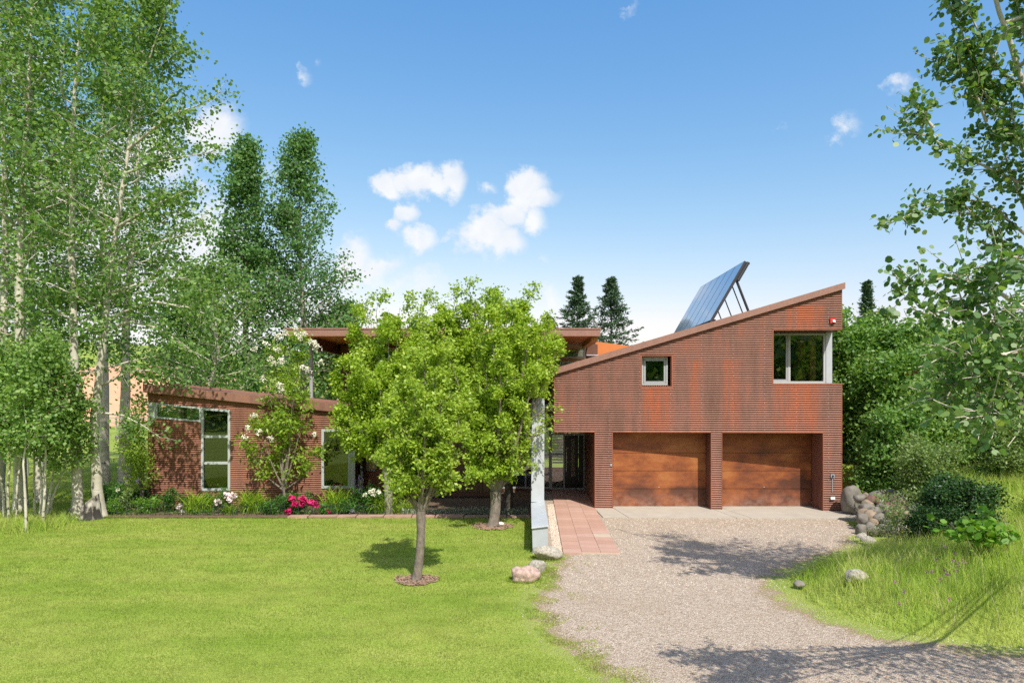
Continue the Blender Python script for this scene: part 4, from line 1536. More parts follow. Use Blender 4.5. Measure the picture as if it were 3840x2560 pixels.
asp_ang = lambda t: .15 + .75 * t
T1 = [(-12.45, 19.56, 0), P(288, 1750, 19.6), P(278, 1300, 19.7), P(272, 1000, 19.8), P(268, 600, 19.8), P(292, 150, 19.9), P(320, -160, 20), P(330, -380, 20)]
plant('aspen_tree', 'tall straight aspen with pinkish bare trunk rising behind the charred stump', 'tree', (-12.45, 19.56, 0), T1, .145, seed=1, h0=.30, n1=34,
      len_fn=asp_len(2.0), ang_fn=asp_ang, n2=7, leaves=22, spread=.26, sec_from=.4, **ASP)
T2 = [(-11.9, 19.75, 0), P(347, 1640, 19.7), P(370, 1440, 19.7), P(390, 1240, 19.7), P(414, 1000, 19.7), P(462, 690, 19.8), P(482, 560, 19.9), P(510, 250, 20), P(530, 20, 20)]
plant('aspen_tree', 'leaning bright white aspen with forked limbs reaching over the low wing', 'tree', (-11.9, 19.75, 0), T2, .15, seed=2, h0=.27, n1=44,
      len_fn=lambda t: 2.3 * (1 - .45 * t) * (.75 + .5 * math.sin(3 * t)), ang_fn=lambda t: .12 + .55 * t, n2=8, leaves=29, spread=.24, sec_from=.42, bough_leaves=135,
      boughs=[[P(395, 1242, 19.7), P(478, 1204, 19.5), P(574, 1223, 19.3), P(670, 1280, 19.1), P(750, 1330, 19.0)], [P(389, 1440, 19.7), P(491, 1389, 19.6), P(574, 1389, 19.5), P(650, 1425, 19.4), P(700, 1450, 19.4)],
              [P(383, 1548, 19.7), P(459, 1555, 19.5), P(545, 1600, 19.3), P(600, 1640, 19.2)], [P(480, 560, 19.9), P(640, 430, 19.7), P(760, 390, 19.6), P(838, 335, 19.5)], [P(470, 650, 19.8), P(620, 600, 19.6), P(800, 570, 19.5)],
              [P(440, 850, 19.7), P(600, 760, 19.5), P(760, 690, 19.4)], [P(414, 1000, 19.7), P(560, 920, 19.4), P(690, 880, 19.2), P(770, 800, 19.1)], [P(500, 300, 19.9), P(560, 220, 19.8), P(590, 130, 19.8), P(630, 30, 19.8)],
              [P(405, 1100, 19.7), P(540, 1060, 19.4), P(680, 1040, 19.2), P(760, 1060, 19.1)], [P(395, 1200, 19.7), P(560, 1130, 19.3), P(700, 1150, 19.1), P(830, 1200, 19.0)]], **ASP)
T3 = [(-14.1, 19.6, 0), (-14.15, 19.6, 3), (-14.2, 19.7, 8), (-14.0, 19.8, 13), (-13.9, 19.9, 18)]
plant('aspen_tree', 'dark scarred aspen trunk standing among the young saplings', 'tree', (-14.1, 19.6, 0), T3, .17, seed=3, h0=.24, n1=46,
      len_fn=asp_len(2.0), ang_fn=asp_ang, n2=7, leaves=32, spread=.27, **ASP)
T4 = [(-15.2, 20.2, 0), (-15.1, 20.2, 4), P(22, 900, 20.4), P(12, 500, 20.4), (-15.4, 20.6, 14), (-15.6, 20.6, 18)]
plant('aspen_tree', 'pale thick aspen at the outer edge of the grove', 'tree', (-15.2, 20.2, 0), T4, .15, seed=4, h0=.25, n1=44,
      len_fn=asp_len(1.9), ang_fn=asp_ang, n2=7, leaves=31, spread=.27, **ASP)
T5 = [(-16.0, 26.8, 0), (-16.0, 26.8, 6), (-16.2, 26.9, 12), (-16.0, 27, 19)]
plant('aspen_tree', 'slim grey aspen of the pair growing behind the wire border fence', 'tree', (-16.0, 26.8, 0), T5, .19, seed=5, h0=.34, n1=40,
      len_fn=asp_len(1.7), ang_fn=asp_ang, n2=7, leaves=22, spread=.30, **dict(ASP, mats=('bark_aspen', 'leaf_poplar')))
T6 = [(-15.45, 27.2, 0), (-15.4, 27.2, 6), (-15.0, 27.3, 12), (-14.8, 27.4, 18)]
plant('aspen_tree', 'thicker banded aspen of the pair growing behind the wire border fence', 'tree', (-15.45, 27.2, 0), T6, .22, seed=6, h0=.34, n1=40,
      len_fn=asp_len(1.7), ang_fn=asp_ang, n2=7, leaves=22, spread=.30, **dict(ASP, mats=('bark_aspen', 'leaf_poplar')))
T7 = [(-15.6, 22.6, 0), P(118, 1200, 22.6), P(121, 700, 22.6), P(119, 250, 22.7), P(122, -100, 22.8)]
plant('aspen_tree', 'straight grey aspen half hidden behind the dark scarred trunk', 'tree', (-15.6, 22.6, 0), T7, .16, seed=7, h0=.32, n1=40,
      len_fn=asp_len(1.7), ang_fn=asp_ang, n2=7, leaves=23, spread=.28, **dict(ASP, mats=('bark_aspen', 'leaf_poplar')))
for k, (x, y, h, w, lab) in enumerate(((-21.5, 30, 18, 2.2, 'dense aspen deep in the grove beyond the grey trunks'), (-19.3, 32, 20, 2.2, 'tall shady aspen deep in the grove topping the leaf canopy'),
                                       (-13.2, 29.5, 9.0, 2.3, 'low leafy aspen close behind the roof end of the low wing'))):
    plant('aspen_tree', lab, 'tree', (x, y, 0), straight((x, y, 0), h, (.3, 0), .25, k), .18, seed=20 + k, h0=.22, n1=44,
          len_fn=asp_len(w), ang_fn=asp_ang, n2=7, leaves=22, spread=.34, **dict(ASP, lsize=.13, mats=('bark_aspen', 'leaf_poplar' if k < 2 else 'leaf_aspen')))

# overhanging leafy limb in front of the low wing
LIMB = dict(ASP, group=None)
# young suckers in the long grass under the grove
sap = [((35, 1968), 4.6, (-.1, 0), 'crooked young aspen sapling at the outer end of the thicket'), ((18, 1960), 4.2, (-.3, 0), 'pale thin young aspen sapling with a swept stem'),
       ((100, 1998), 4.4, (-.15, .1), 'lone white sapling standing nearest the lawn'), ((160, 1977), 4.8, (.2, 0), 'straight green stemmed sapling at the end of the thicket'),
       ((150, 1962), 5.0, (.05, .2), 'slender sapling close behind the straight green stem'), ((172, 1955), 4.0, (.5, .1), 'leaning whip sapling beside the sandstone path'),
       ((183, 1950), 3.2, (.95, 0), 'thin bent whip sapling leaning out over the path'), ((62, 1958), 4.6, (.1, .2), 'dark stemmed sapling before the scarred trunk'),
       ((130, 1955), 4.9, (-.1, .1), 'upright sapling in the middle of the thicket'), ((-20, 1975), 4.6, (-.1, 0), 'bushy sapling half out at the thicket edge')]
for k, (pp, h, ln, lab) in enumerate(sap):
    g = G(*pp)
    base = (g.x, g.y, 0)
    plant('young_aspen', lab, 'sapling', base, straight(base, h, ln, .10, 40 + k), .038, ('bark_aspen', 'leaf_young'), 60 + k, group='young aspens in the thicket', h0=.42, n1=16,
          len_fn=lambda t: .75 * (1 - .5 * t), ang_fn=lambda t: .3 + .5 * t, n2=6, leaves=23, lsize=.095, spread=.17, shape=KITE, up=.3, droop=.3, rmin=.005)

# ------------------------------------------------------------------ big poplars and conifers behind the house
for k, (px, top, Y, w, lab) in enumerate(((925, 540, 38, 3.6, 'dark narrow poplar with a ragged pointed top behind the deck'), (1135, 520, 39, 4.6, 'broad dark poplar nearest the flat roof behind the deck'))):
    x = (px - 1920) / 2560 * Y
    h = CAMZ + (1495 - top) / 2560 * Y
    plant('poplar_tree', lab, 'tree', (x, Y, 0), straight((x, Y, 0), h, (0, 0), .3, 3 + k), .26, ('bark_grey', 'leaf_poplar'), 80 + k, group='poplars behind the house', h0=.16, n1=88,
          len_fn=lambda t, w=w: w * (1.04 - t) ** .8 * min(1.0, .55 + t * 2) + .05, ang_fn=lambda t: .2 + .75 * t, n2=8, leaves=22, lsize=.17, spread=.30, shape=KITE, up=.25, droop=.3, lump=.5, lenvar=(.65, 1.25))
for k, (x, y, h, w, lab) in enumerate(((-16.8, 36, 9.5, 2.6, 'light green rounded tree filling the gap below the narrow poplar'), (-10.0, 41, 8.6, 2.6, 'bushy tree at the foot of the broad dark poplar'))):
    plant('leafy_tree', lab, 'tree', (x, y, 0), straight((x, y, 0), h, (0, 0), .3, 3 + k), .2, ('bark_grey', 'leaf_aspen'), 90 + k, group='rounded trees behind the low wing', h0=.10, n1=54,
          len_fn=lambda t, w=w: w * (1 - .75 * t ** 2), ang_fn=lambda t: .2 + .8 * t, n2=8, leaves=30, lsize=.175, spread=.36, shape=KITE, up=.25, droop=.3, lump=.3)


def spruce(lab, x, y, h, w, seed, z0=0, group='conifers behind the house', lsize=.17):
    plant('spruce_tree', lab, 'tree', (x, y, z0), straight((x, y, z0), h, (0, 0), .05, seed), .16, ('bark_conifer', 'leaf_spruce'), seed, group=group, h0=.06, n1=130,
          len_fn=lambda t: w * (1 - t) ** 1.0 + .03, ang_fn=lambda t: -.12 + .75 * t ** 1.5, n2=10, leaves=15, lsize=lsize, spread=.07, shape=NAR, up=.5, droop=.1,
          lift=.06, flat=.35, sec=.40, sec_from=.12, axis_mix=.7, wob=.08)


spruce('dark spruce standing beside the end of the flat roof', 3.85, 40, CAMZ + 455 / 2560 * 40, 3.7, 101)
spruce('bluish spruce rising behind the lower end of the garage roof', 6.1, 42, CAMZ + 452 / 2560 * 42, 4.3, 102)
spruce('small distant spruce tip poking above the oak scrub', 23.4, 45, 9.5, 1.9, 103, 1.6)
spruce('partly hidden spruce behind the fruit tree crowns', 2.2, 41, 8.3, 3.4, 104)

# ------------------------------------------------------------------ fruit trees on the front lawn
mulch_at = []
gA = G(1562, 2176)
base = (gA.x, gA.y, 0)
fk = P(1578, 1925, gA.y)


def forked(base, fk, ends, r0, bark, lab, seed, leafm, name='fruit_tree', n1=44, ln=.55, n2=6, leaves=20, lsize=.062, spread=.10, ang=None, group='fruit trees on the lawn', h0=.20, up=.35, droop=.3, tip=.1, shape=DIA, lift=.22, keep=None, boughs=(), sec=.5):
    """Trunk with several main limbs leaving the fork, each carrying twigs and leaves."""
    stems = []
    rng = np.random.default_rng(seed)
    for e_, mid in ends:
        stems.append([tuple(fk), tuple(mid), tuple(e_)])
    root = plant(name, lab, 'tree', base, None, r0 * .62, (bark, leafm), seed, group=group, h0=h0, n1=n1, len_fn=lambda t: ln * (1 - .45 * t), ang_fn=ang or (lambda t: .40 + .6 * t),
                 n2=n2, leaves=leaves, lsize=lsize, spread=spread, shape=shape, up=up, droop=droop, stems=stems, wood_name='limbs', rmin=.004, tip=tip, lift=lift, lump=.45, keep=keep, boughs=boughs, bough_leaves=110, sec=sec, lenvar=(.45, 1.5), axis_mix=.45)
    b = Buf()
    mids = [np.array(base) + (np.array(fk) - np.array(base)) * t + np.array([math.sin(t * 3.1) * .03, 0, 0]) for t in np.linspace(0, 1.04, 9)]
    b.tube(mids, [r0 * (1.35 if i == 0 else 1.08 - .1 * i / 8 + (.12 if i > 6 else 0)) for i in range(9)], 12)
    b.build('trunk', bark, root, smooth=True)
    return root


YA = gA.y
endsA = [(P(1455, 1560, YA - .3), P(1520, 1800, YA - .1)), (P(1500, 1420, YA + .2), P(1560, 1750, YA)), (P(1590, 1250, YA), P(1600, 1650, YA + .1)), (P(1660, 1400, YA - .2), P(1640, 1700, YA - .1)),
         (P(1735, 1520, YA + .1), P(1680, 1730, YA)), (P(1600, 1480, YA - .7), P(1590, 1720, YA - .35)), (P(1620, 1480, YA + .7), P(1600, 1720, YA + .35)), (P(1450, 1700, YA), P(1510, 1830, YA)), (P(1545, 1370, YA - .3), P(1570, 1680, YA - .2)), (P(1640, 1290, YA + .1), P(1625, 1600, YA)), (P(1690, 1640, YA - .4), P(1640, 1770, YA - .2))]
forked(base, fk, endsA, .078, 'bark_fruit', 'small crab apple with a teardrop crown standing alone on the lawn', 111, 'leaf_apple_pale', n1=120, ln=.46, n2=9, leaves=24, lsize=.070, spread=.05, h0=.16)
mulch_at.append((base, .40))
gC = G(1848, 1974)
YC = gC.y
base = (gC.x, gC.y, 0)
fk = P(1858, 1845, YC)
endsC = [(P(1700, 1380, YC), P(1790, 1650, YC)), (P(1800, 1230, YC + .4), P(1840, 1550, YC)), (P(1900, 1130, YC), P(1890, 1500, YC)), (P(1990, 1200, YC - .3), P(1940, 1530, YC)),
         (P(2095, 1300, YC), P(1970, 1590, YC)), (P(2060, 1210, YC + .3), P(1960, 1540, YC)), (P(2000, 1480, YC + .2), P(1960, 1690, YC)), (P(1880, 1350, YC - 1.1), P(1870, 1620, YC - .5)), (P(1930, 1330, YC + 1.1), P(1890, 1600, YC + .5)),
         (P(1740, 1520, YC - .4), P(1800, 1720, YC - .2)), (P(1840, 1160, YC - .4), P(1860, 1500, YC - .2)), (P(1960, 1150, YC + .4), P(1920, 1500, YC)), (P(2000, 1420, YC - .8), P(1940, 1650, YC - .5)), (P(1980, 1610, YC - .3), P(1930, 1760, YC)), (P(1780, 1640, YC + .6), P(1810, 1760, YC + .3))]
forked(base, fk, endsC, .135, 'bark_fruit', 'broad fruit tree beside the steel fin with a mulch ring and white lamp', 112, 'leaf_apple', n1=160, ln=.80, n2=11, leaves=27, lsize=.086, spread=.07, h0=.16,
       keep=lambda p: not (p[0] > .42 and p[2] < 3.45) and p[0] < 1.6,
       boughs=[[P(1890, 1650, YC), P(1960, 1590, YC - .2), P(2030, 1545, YC - .4), P(2112, 1505, YC - .5)], [P(1900, 1700, YC), P(1970, 1650, YC - .2), P(2030, 1625, YC - .4), P(2085, 1600, YC - .5)], [P(1890, 1790, YC), P(1950, 1775, YC - .3), P(2000, 1740, YC - .4)]])
mulch_at.append((base, .55))
gD = G(1907, 1925)
base = (gD.x, gD.y, 0)
YD = gD.y
fk = P(1905, 1800, YD)
forked(base, fk, [(P(1700, 1130, YD), P(1800, 1480, YD)), (P(1765, 1112, YD), P(1840, 1470, YD)), (P(1640, 1160, YD + .2), P(1760, 1480, YD)), (P(1610, 1230, YD), P(1740, 1500, YD)), (P(1820, 1120, YD), P(1860, 1470, YD)), (P(1700, 1250, YD), P(1830, 1560, YD)), (P(1640, 1330, YD + .5), P(1790, 1600, YD)), (P(1770, 1200, YD + .8), P(1850, 1500, YD)), (P(1870, 1150, YD), P(1890, 1500, YD)), (P(2040, 1240, YD + .5), P(1960, 1520, YD)),
                  (P(1960, 1140, YD - .3), P(1930, 1480, YD)), (P(1680, 1200, YD + .3), P(1800, 1500, YD + .2)), (P(2080, 1330, YD + .3), P(1980, 1580, YD))], .12, 'bark_dark', 'dark trunked fruit tree growing behind the one with the mulch ring', 113, 'leaf_apple', n1=140, ln=.90, n2=11, leaves=26, lsize=.092, spread=.085, h0=.25, keep=lambda p: not (p[0] > .42 and p[2] < 3.6) and p[0] < 1.6)
base = P(1455, 1925, 20.1)
base = (base.x, 20.1, 0)
YB = 20.1
fk = P(1450, 1760, YB)
forked(base, fk, [(P(1290, 1380, YB), P(1390, 1600, YB)), (P(1320, 1185, YB), P(1400, 1520, YB)), (P(1410, 1150, YB - .2), P(1430, 1490, YB)), (P(1500, 1150, YB + .3), P(1470, 1490, YB)), (P(1590, 1140, YB), P(1510, 1500, YB)), (P(1670, 1150, YB + .4), P(1540, 1540, YB)), (P(1460, 1250, YB - .6), P(1450, 1520, YB - .2)), (P(1560, 1270, YB - .5), P(1500, 1540, YB - .2)), (P(1370, 1290, YB + .4), P(1410, 1540, YB)), (P(1640, 1330, YB + .4), P(1540, 1560, YB)),
                  (P(1250, 1560, YB - .3), P(1360, 1680, YB - .1)), (P(1300, 1660, YB - .2), P(1390, 1720, YB)), (P(1420, 1420, YB - 1.1), P(1440, 1600, YB - .5)), (P(1360, 1400, YB - .8), P(1410, 1610, YB - .4)), (P(1560, 1400, YB - .6), P(1500, 1600, YB - .2)), (P(1380, 1700, YB - .5), P(1420, 1730, YB - .2)), (P(1270, 1480, YB + .3), P(1370, 1640, YB))], .12, 'bark_grey',
       'wide fruit tree reaching across the large corner window', 114, 'leaf_apple', n1=155, ln=.90, n2=11, leaves=27, lsize=.09, spread=.08, h0=.16)
for (bx, by, _), r_ in mulch_at:
    b = Buf()
    rng = np.random.default_rng(int(abs(bx) * 100))
    n = 420
    a = rng.uniform(0, 6.283, n)
    rr = r_ * np.sqrt(rng.uniform(0.0, 1.0, n)) * (1 + .12 * np.sin(3 * a))
    pos = np.stack([bx + rr * np.cos(a), by + rr * np.sin(a) * .95, rng.uniform(.02, .045, n)], -1)
    add_leaves(b, rng, pos, .055, np.array([(-.22, 0), (.22, 0), (.2, 1), (-.2, 1)]), up=2.2)
    b.rnd = []
    k = 28
    b.add([(bx + r_ * .97 * math.cos(i * 6.283 / k) * (1 + .1 * math.sin(i * 1.7)), by + r_ * .93 * math.sin(i * 6.283 / k) * (1 + .1 * math.sin(i * 1.7)), .022) for i in range(k)], [tuple(range(k))])
    tag(b.build('bark_mulch', 'mulch_mat'), kind='stuff')
lx = G(1876, 1966)
b = Buf()
prof = [(.0, .075), (.06, .07), (.095, .05), (.11, .02), (.11, .0)]
k = 16
vv = [(lx.x + r_ * math.cos(i * 6.283 / k), lx.y + r_ * math.sin(i * 6.283 / k), z) for r_, z in prof for i in range(k)]
b.add(vv, [(j * k + i, j * k + (i + 1) % k, (j + 1) * k + (i + 1) % k, (j + 1) * k + i) for j in range(len(prof) - 1) for i in range(k)])
tag(b.build('garden_lamp', 'white_plastic', smooth=True), 'round white ground lamp on the mulch at a tree foot', 'garden lamp')

# tree lilac with cream flower heads before the low wing
YL = 20.7
base = (P(1062, 0, YL).x, YL, 0)
fk = P(1065, 1838, YL)
lil = [(P(960, 1560, YL), P(1020, 1740, YL)), (P(930, 1680, YL - .2), P(1000, 1790, YL)), (P(1030, 1280, YL), P(1055, 1600, YL)), (P(1130, 1250, YL + .1), P(1095, 1580, YL)), (P(1085, 1300, YL - .2), P(1078, 1620, YL)),
       (P(1150, 1480, YL), P(1110, 1680, YL)), (P(1190, 1700, YL - .2), P(1120, 1800, YL)), (P(990, 1380, YL + .2), P(1040, 1640, YL)), (P(1100, 1440, YL - .4), P(1085, 1700, YL - .2))]
lt = forked(base, fk, lil, .055, 'bark_fruit', 'slender tree lilac with cream flower heads against the low wing', 115, 'leaf_lilac', name='lilac_tree', n1=58, ln=.56, n2=5, leaves=15, lsize=.145, spread=.12, group=None, h0=.30, up=.4, droop=.5, shape=NAR, lift=.05)
rng = np.random.default_rng(7)
for px, py in ((1000, 1290), (1050, 1262), (1075, 1250), (1115, 1248), (1140, 1256), (1108, 1236), (1040, 1312), (1120, 1268), (1010, 1345), (1165, 1290), (1180, 1300), (1195, 1302), (1175, 1285), (1060, 1352), (1030, 1370), (1050, 1355), (1130, 1375), (1048, 1445), (1055, 1452), (985, 1430), (1060, 1472), (955, 1310), (948, 1560), (922, 1612), (972, 1630), (915, 1645), (1170, 1630), (1020, 1642), (1200, 1360), (1160, 1395), (1040, 1272)):
    c = np.array(P(px + rng.uniform(-6, 6), py + rng.uniform(-5, 5), YL - .55))
    b = Buf()
    n = 80
    u = rng.uniform(0, 1, n)
    rad = .13 * (1.05 - u)
    off = unit(rng.normal(size=(n, 3))) * rad[:, None] * rng.uniform(.3, 1, (n, 1))
    ax = unit(rng.normal(size=3) * .5 + np.array([0, 0, 1.0]))
    add_leaves(b, rng, c + off * np.array([1.1, 1.1, .8]) + u[:, None] * ax * .13, .045, DIA, up=.3)
    b.build('blossom', 'petal_white', lt)

# lilac shrub at the end of the low wing
YS = 21.0
base = (P(535, 0, YS).x, YS, 0)
sh = plant('lilac_shrub', 'open multi stemmed lilac shrub at the outer corner of the low wing', 'shrub', base, None, .030, ('bark_fruit', 'leaf_lilac'), 120, h0=.35, n1=42,
           stems=[[base, P(525, 1760, YS), P(490, 1600, YS)], [base, P(530, 1740, YS), P(515, 1540, YS - .2)], [base, P(525, 1770, YS), P(450, 1640, YS)], [base, P(520, 1790, YS - .2), P(470, 1710, YS - .4)], [base, P(540, 1750, YS), P(500, 1500, YS + .3)]],
           len_fn=lambda t: .38 * (1 - .4 * t), ang_fn=lambda t: .35 + .3 * t, n2=5, leaves=15, lsize=.105, spread=.14, shape=NAR, up=.4, droop=.4, wood_name='stems', leaf_name='foliage', rmin=.004)
for px, py in ((482, 1603), (487, 1598), (492, 1561), (515, 1805), (486, 1750), (440, 1640)):
    c = np.array(P(px, py, YS - .35))
    b = Buf()
    add_leaves(b, rng, c + rng.normal(size=(40, 3)) * .04, .04, DIA, up=.2)
    b.build('blossom', 'petal_lilac', sh)

# ------------------------------------------------------------------ scrub beyond the garage
def shrub(lab, x, y, h, w, seed, leafm, group, lsize=.10, leaves=24, n1=60, spread=.20, cat='shrub', name='oak_shrub', shape=DIA, z=None, low=.06, lump=.3, up=.4, bark='bark_grey', stems=6, n2=7, r0=.05):
    z = gz_(x, y) if z is None else z
    rng = np.random.default_rng(seed)
    st = []
    for i in range(stems):
        a = i * 2.4 + rng.uniform(0, .6)
        rr = w * .55 * math.sqrt((i + .5) / stems)
        st.append([(x + .1 * math.cos(a), y + .1 * math.sin(a), z - .05), (x + rr * .6 * math.cos(a), y + rr * .6 * math.sin(a), z + h * .45), (x + rr * math.cos(a), y + rr * math.sin(a), z + h * rng.uniform(.78, 1.0))])
    return plant(name, lab, cat, (x, y, z), None, r0, (bark, leafm), seed, group=group, h0=low, n1=n1, stems=st, len_fn=lambda t: w * .62 * (1 - .55 * t ** 1.5), ang_fn=lambda t: .15 + .6 * t, n2=n2, leaves=leaves,
                 lsize=lsize, spread=spread, shape=shape, up=up, droop=.2, wood_name='stems', leaf_name='foliage', lump=lump, rmin=.005, twig=3)


OAKS = [(11.0, 23.8, 5.4, 1.7, 'tall oak scrub rising close behind the garage corner'), (13.3, 25.0, 4.6, 1.8, 'oak scrub with a dead orange branch'), (15.6, 24.6, 4.3, 1.9, 'oak scrub midway along the back of the bank'),
        (18.2, 24.0, 4.6, 2.0, 'oak scrub behind the overhanging aspen leaves'), (20.8, 25.5, 4.2, 2.1, 'oak scrub at the far end of the bank'), (16.8, 30.0, 4.8, 2.2, 'pale oak scrub showing over the back row'),
        (11.35, 20.35, 2.75, 1.25, 'dense oak bush leaning over the boulder onto the garage pier'), (13.0, 20.9, 2.6, 1.35, 'rounded oak bush above the stone wall'), (14.9, 20.4, 2.3, 1.35, 'oak bush in the shade beyond the sage'),
        (17.2, 20.0, 2.6, 1.5, 'leafy oak bush under the aspen boughs'), (12.2, 22.4, 3.6, 1.5, 'shaded oak bush between the boulder and the tall scrub'), (14.6, 22.6, 3.4, 1.6, 'mid height oak bush below the dead branch'), (16.9, 22.4, 3.3, 1.6, 'broad oak bush in the middle of the slope'), (19.4, 21.5, 3.2, 1.7, 'oak bush at the outer end of the slope')]
for k, (x, y, h, w, lab) in enumerate(OAKS):
    o = shrub(lab, x, y, h, w, 200 + k, ('leaf_oak', 'leaf_aspen', 'leaf_young', 'leaf_sage')[(0, 0, 2, 0, 1, 3, 0, 2, 1, 2, 0, 1, 0, 2)[k]], 'oak scrub on the bank', lump=.6, leaves=32 if y < 22 else 31, n1=70, lsize=.115 if y < 22 else .14)
    if k == 1:
        b = Buf()
        for px, py in ((3405, 1375), (3425, 1395), (3440, 1410), (3452, 1440), (3455, 1480), (3395, 1410), (3480, 1440), (3498, 1450), (3515, 1420), (3520, 1440), (3465, 1460), (3420, 1368), (3510, 1460)):
            c = np.array(P(px, py, 23.5))
            add_leaves(b, rng, c + rng.normal(size=(16, 3)) * np.array([.08, .1, .09]), .11, DIA, up=.1, droop=.6)
        b.build('dead_leaves', 'leaf_dead', o)
        b = Buf()
        b.tube([P(3500, 1330, 23.6), P(3460, 1375, 23.5), P(3425, 1390, 23.5), P(3435, 1430, 23.5), P(3455, 1490, 23.5)], [.03, .03, .022, .016, .008], 5)
        b.tube([P(3460, 1375, 23.5), P(3490, 1420, 23.5), P(3515, 1440, 23.5)], [.02, .014, .008], 5)
        b.build('dead_branch', 'bark_grey', o)
SAGE = [(11.0, 18.1, 1.7, 1.25, 'pale sage bush spilling over the top of the stone wall'), (12.6, 17.4, 1.6, 1.15, 'pale sage bush above the dark juniper'), (14.6, 17.0, 1.5, 1.2, 'pale sage bush farther up the bank'), (16.3, 16.2, 1.7, 1.3, 'grey green bush under the aspen boughs')]
for k, (x, y, h, w, lab) in enumerate(SAGE):
    shrub(lab, x, y, h, w, 240 + k, 'leaf_sage', 'sage bushes on the bank', lsize=.068, leaves=29, n1=60, spread=.13, name='sage_bush', up=.4, r0=.03)
shrub('very dark spreading juniper bush at the foot of the bank', 9.65, 14.9, 1.15, 1.15, 250, 'leaf_dark', None, lsize=.06, leaves=44, n1=80, spread=.10, name='juniper_bush', low=.02, up=.6, r0=.03)
shrub('low dark juniper lobe beside the drive, nearer the wispy bush', 8.85, 14.4, .62, .75, 251, 'leaf_dark', None, lsize=.05, leaves=50, n1=40, spread=.09, name='juniper_bush', low=.02, up=.6, r0=.02)
shrub('thin wispy bush at the bend of the drive', 8.55, 15.3, 1.15, .55, 252, 'leaf_sage', None, lsize=.045, leaves=8, n1=36, spread=.08, name='wispy_bush', low=.1, stems=8, r0=.012)
shrub('dark grassy bush at the far side of the juniper', 12.4, 14.9, 1.1, .9, 253, 'leaf_oak', None, lsize=.06, leaves=20, n1=40, spread=.12, name='wild_bush', low=.05, r0=.02)
gx = P(3690, 0, 12.0).x
zb_ = gz_(gx, 12.0)
plant('leafy_sapling', 'bright green broad leaved sapling standing in the tall grass', 'sapling', (gx, 12.0, zb_), None, .016, ('bark_fruit', 'leaf_bright'), 260, h0=.45, n1=24,
      stems=[[(gx, 12.0, zb_), P(3640, 2035, 12), P(3560, 1960, 11.9)], [(gx, 12.0, zb_), P(3650, 2030, 12), P(3620, 1950, 12.2)], [(gx + .1, 12, zb_), P(3700, 2010, 12), P(3680, 1935, 12)], [(gx + .1, 12, zb_), P(3730, 2020, 12), P(3760, 1990, 11.9)], [(gx, 12, zb_), P(3690, 2020, 11.8), P(3720, 1960, 11.7)]],
      len_fn=lambda t: .28, ang_fn=lambda t: .2, n2=4, leaves=5, lsize=.125, spread=.07, shape=HEX, up=.7, droop=.2, wood_name='stems', leaf_name='foliage', rmin=.004)

# ------------------------------------------------------------------ aspen overhanging from beside the viewer
tz = gz_(8.7, 9.4)
TR = [(8.7, 9.4, tz), (8.4, 9.35, 2.6), (7.7, 9.25, 5.2), P(3825, 285, 9.15), P(3775, 115, 9.1), P(3728, 0, 9.05), (6.1, 9.0, 10.2), (6.0, 9.0, 11.8)]
rng = np.random.default_rng(300)
an = thing('aspen_tree', 'large aspen with round glossy leaves overhanging the bank and drive', 'tree', (8.7, 9.4, tz))
wood, leaf = Buf(), Buf()
wood.tube(interp(TR, np.linspace(0, 1, 30)), np.linspace(1, 0, 30) ** 1.6 * .11 + .014, 10)
boughs = [  # start, via points, tip
    [P(3870, 900, 9.20), P(3700, 760, 9.10), P(3560, 740, 9.00), P(3420, 800, 9.00), P(3325, 845, 9.00)],
    [P(3860, 700, 9.20), P(3620, 590, 9.10), P(3540, 545, 9.00), P(3460, 500, 9.00), P(3378, 500, 9.00)],
    [P(3500, 480, 9.00), P(3450, 420, 9.00), P(3425, 360, 9.00)],
    [P(3840, 320, 9.10), P(3760, 280, 9.00), P(3700, 180, 8.90), P(3640, 60, 8.90), P(3600, -60, 8.90)],
    [P(3830, 520, 9.20), P(3720, 400, 9.10), P(3660, 290, 9.00), P(3610, 130, 9.00), P(3580, 10, 9.00)],
    [P(3700, 460, 9.10), P(3640, 300, 9.00), P(3560, 210, 9.00), P(3520, 240, 9.00)],
    [P(3850, 1060, 9.20), P(3740, 900, 9.10), P(3640, 800, 9.00), P(3590, 720, 9.00)],
    [P(3880, 1180, 6.00), P(3720, 1080, 5.90), P(3560, 1040, 5.80), P(3440, 1060, 5.80), P(3380, 1075, 5.80)],
    [P(3880, 1300, 5.90), P(3700, 1200, 5.80), P(3560, 1150, 5.70), P(3470, 1190, 5.70)],
    [P(3900, 1420, 5.90), P(3720, 1390, 5.80), P(3600, 1420, 5.70), P(3540, 1500, 5.70)],
    [P(3900, 1300, 5.70), P(3760, 1330, 5.50), P(3640, 1330, 5.40), P(3560, 1320, 5.40)],
    [P(3900, 1480, 5.70), P(3780, 1500, 5.50), P(3690, 1540, 5.40), P(3640, 1590, 5.40)],
    [P(3900, 1380, 6.20), P(3800, 1420, 6.30), P(3680, 1480, 6.30)],
    [P(3860, 820, 9.30), P(3780, 620, 9.30), P(3740, 480, 9.30), P(3760, 360, 9.30)],
    [P(3880, 1000, 5.80), P(3800, 960, 5.60), P(3740, 1020, 5.50), P(3700, 1120, 5.50)],
    [P(3860, 200, 9.30), P(3820, 60, 9.30), P(3800, -80, 9.30)],
    [P(3880, 640, 8.90), P(3820, 540, 8.80), P(3790, 420, 8.80)],
]
pos = []
dens_ = [75, 70, 30, 95, 90, 70, 75, 60, 85, 95, 100, 90, 80, 70, 70, 60, 50]
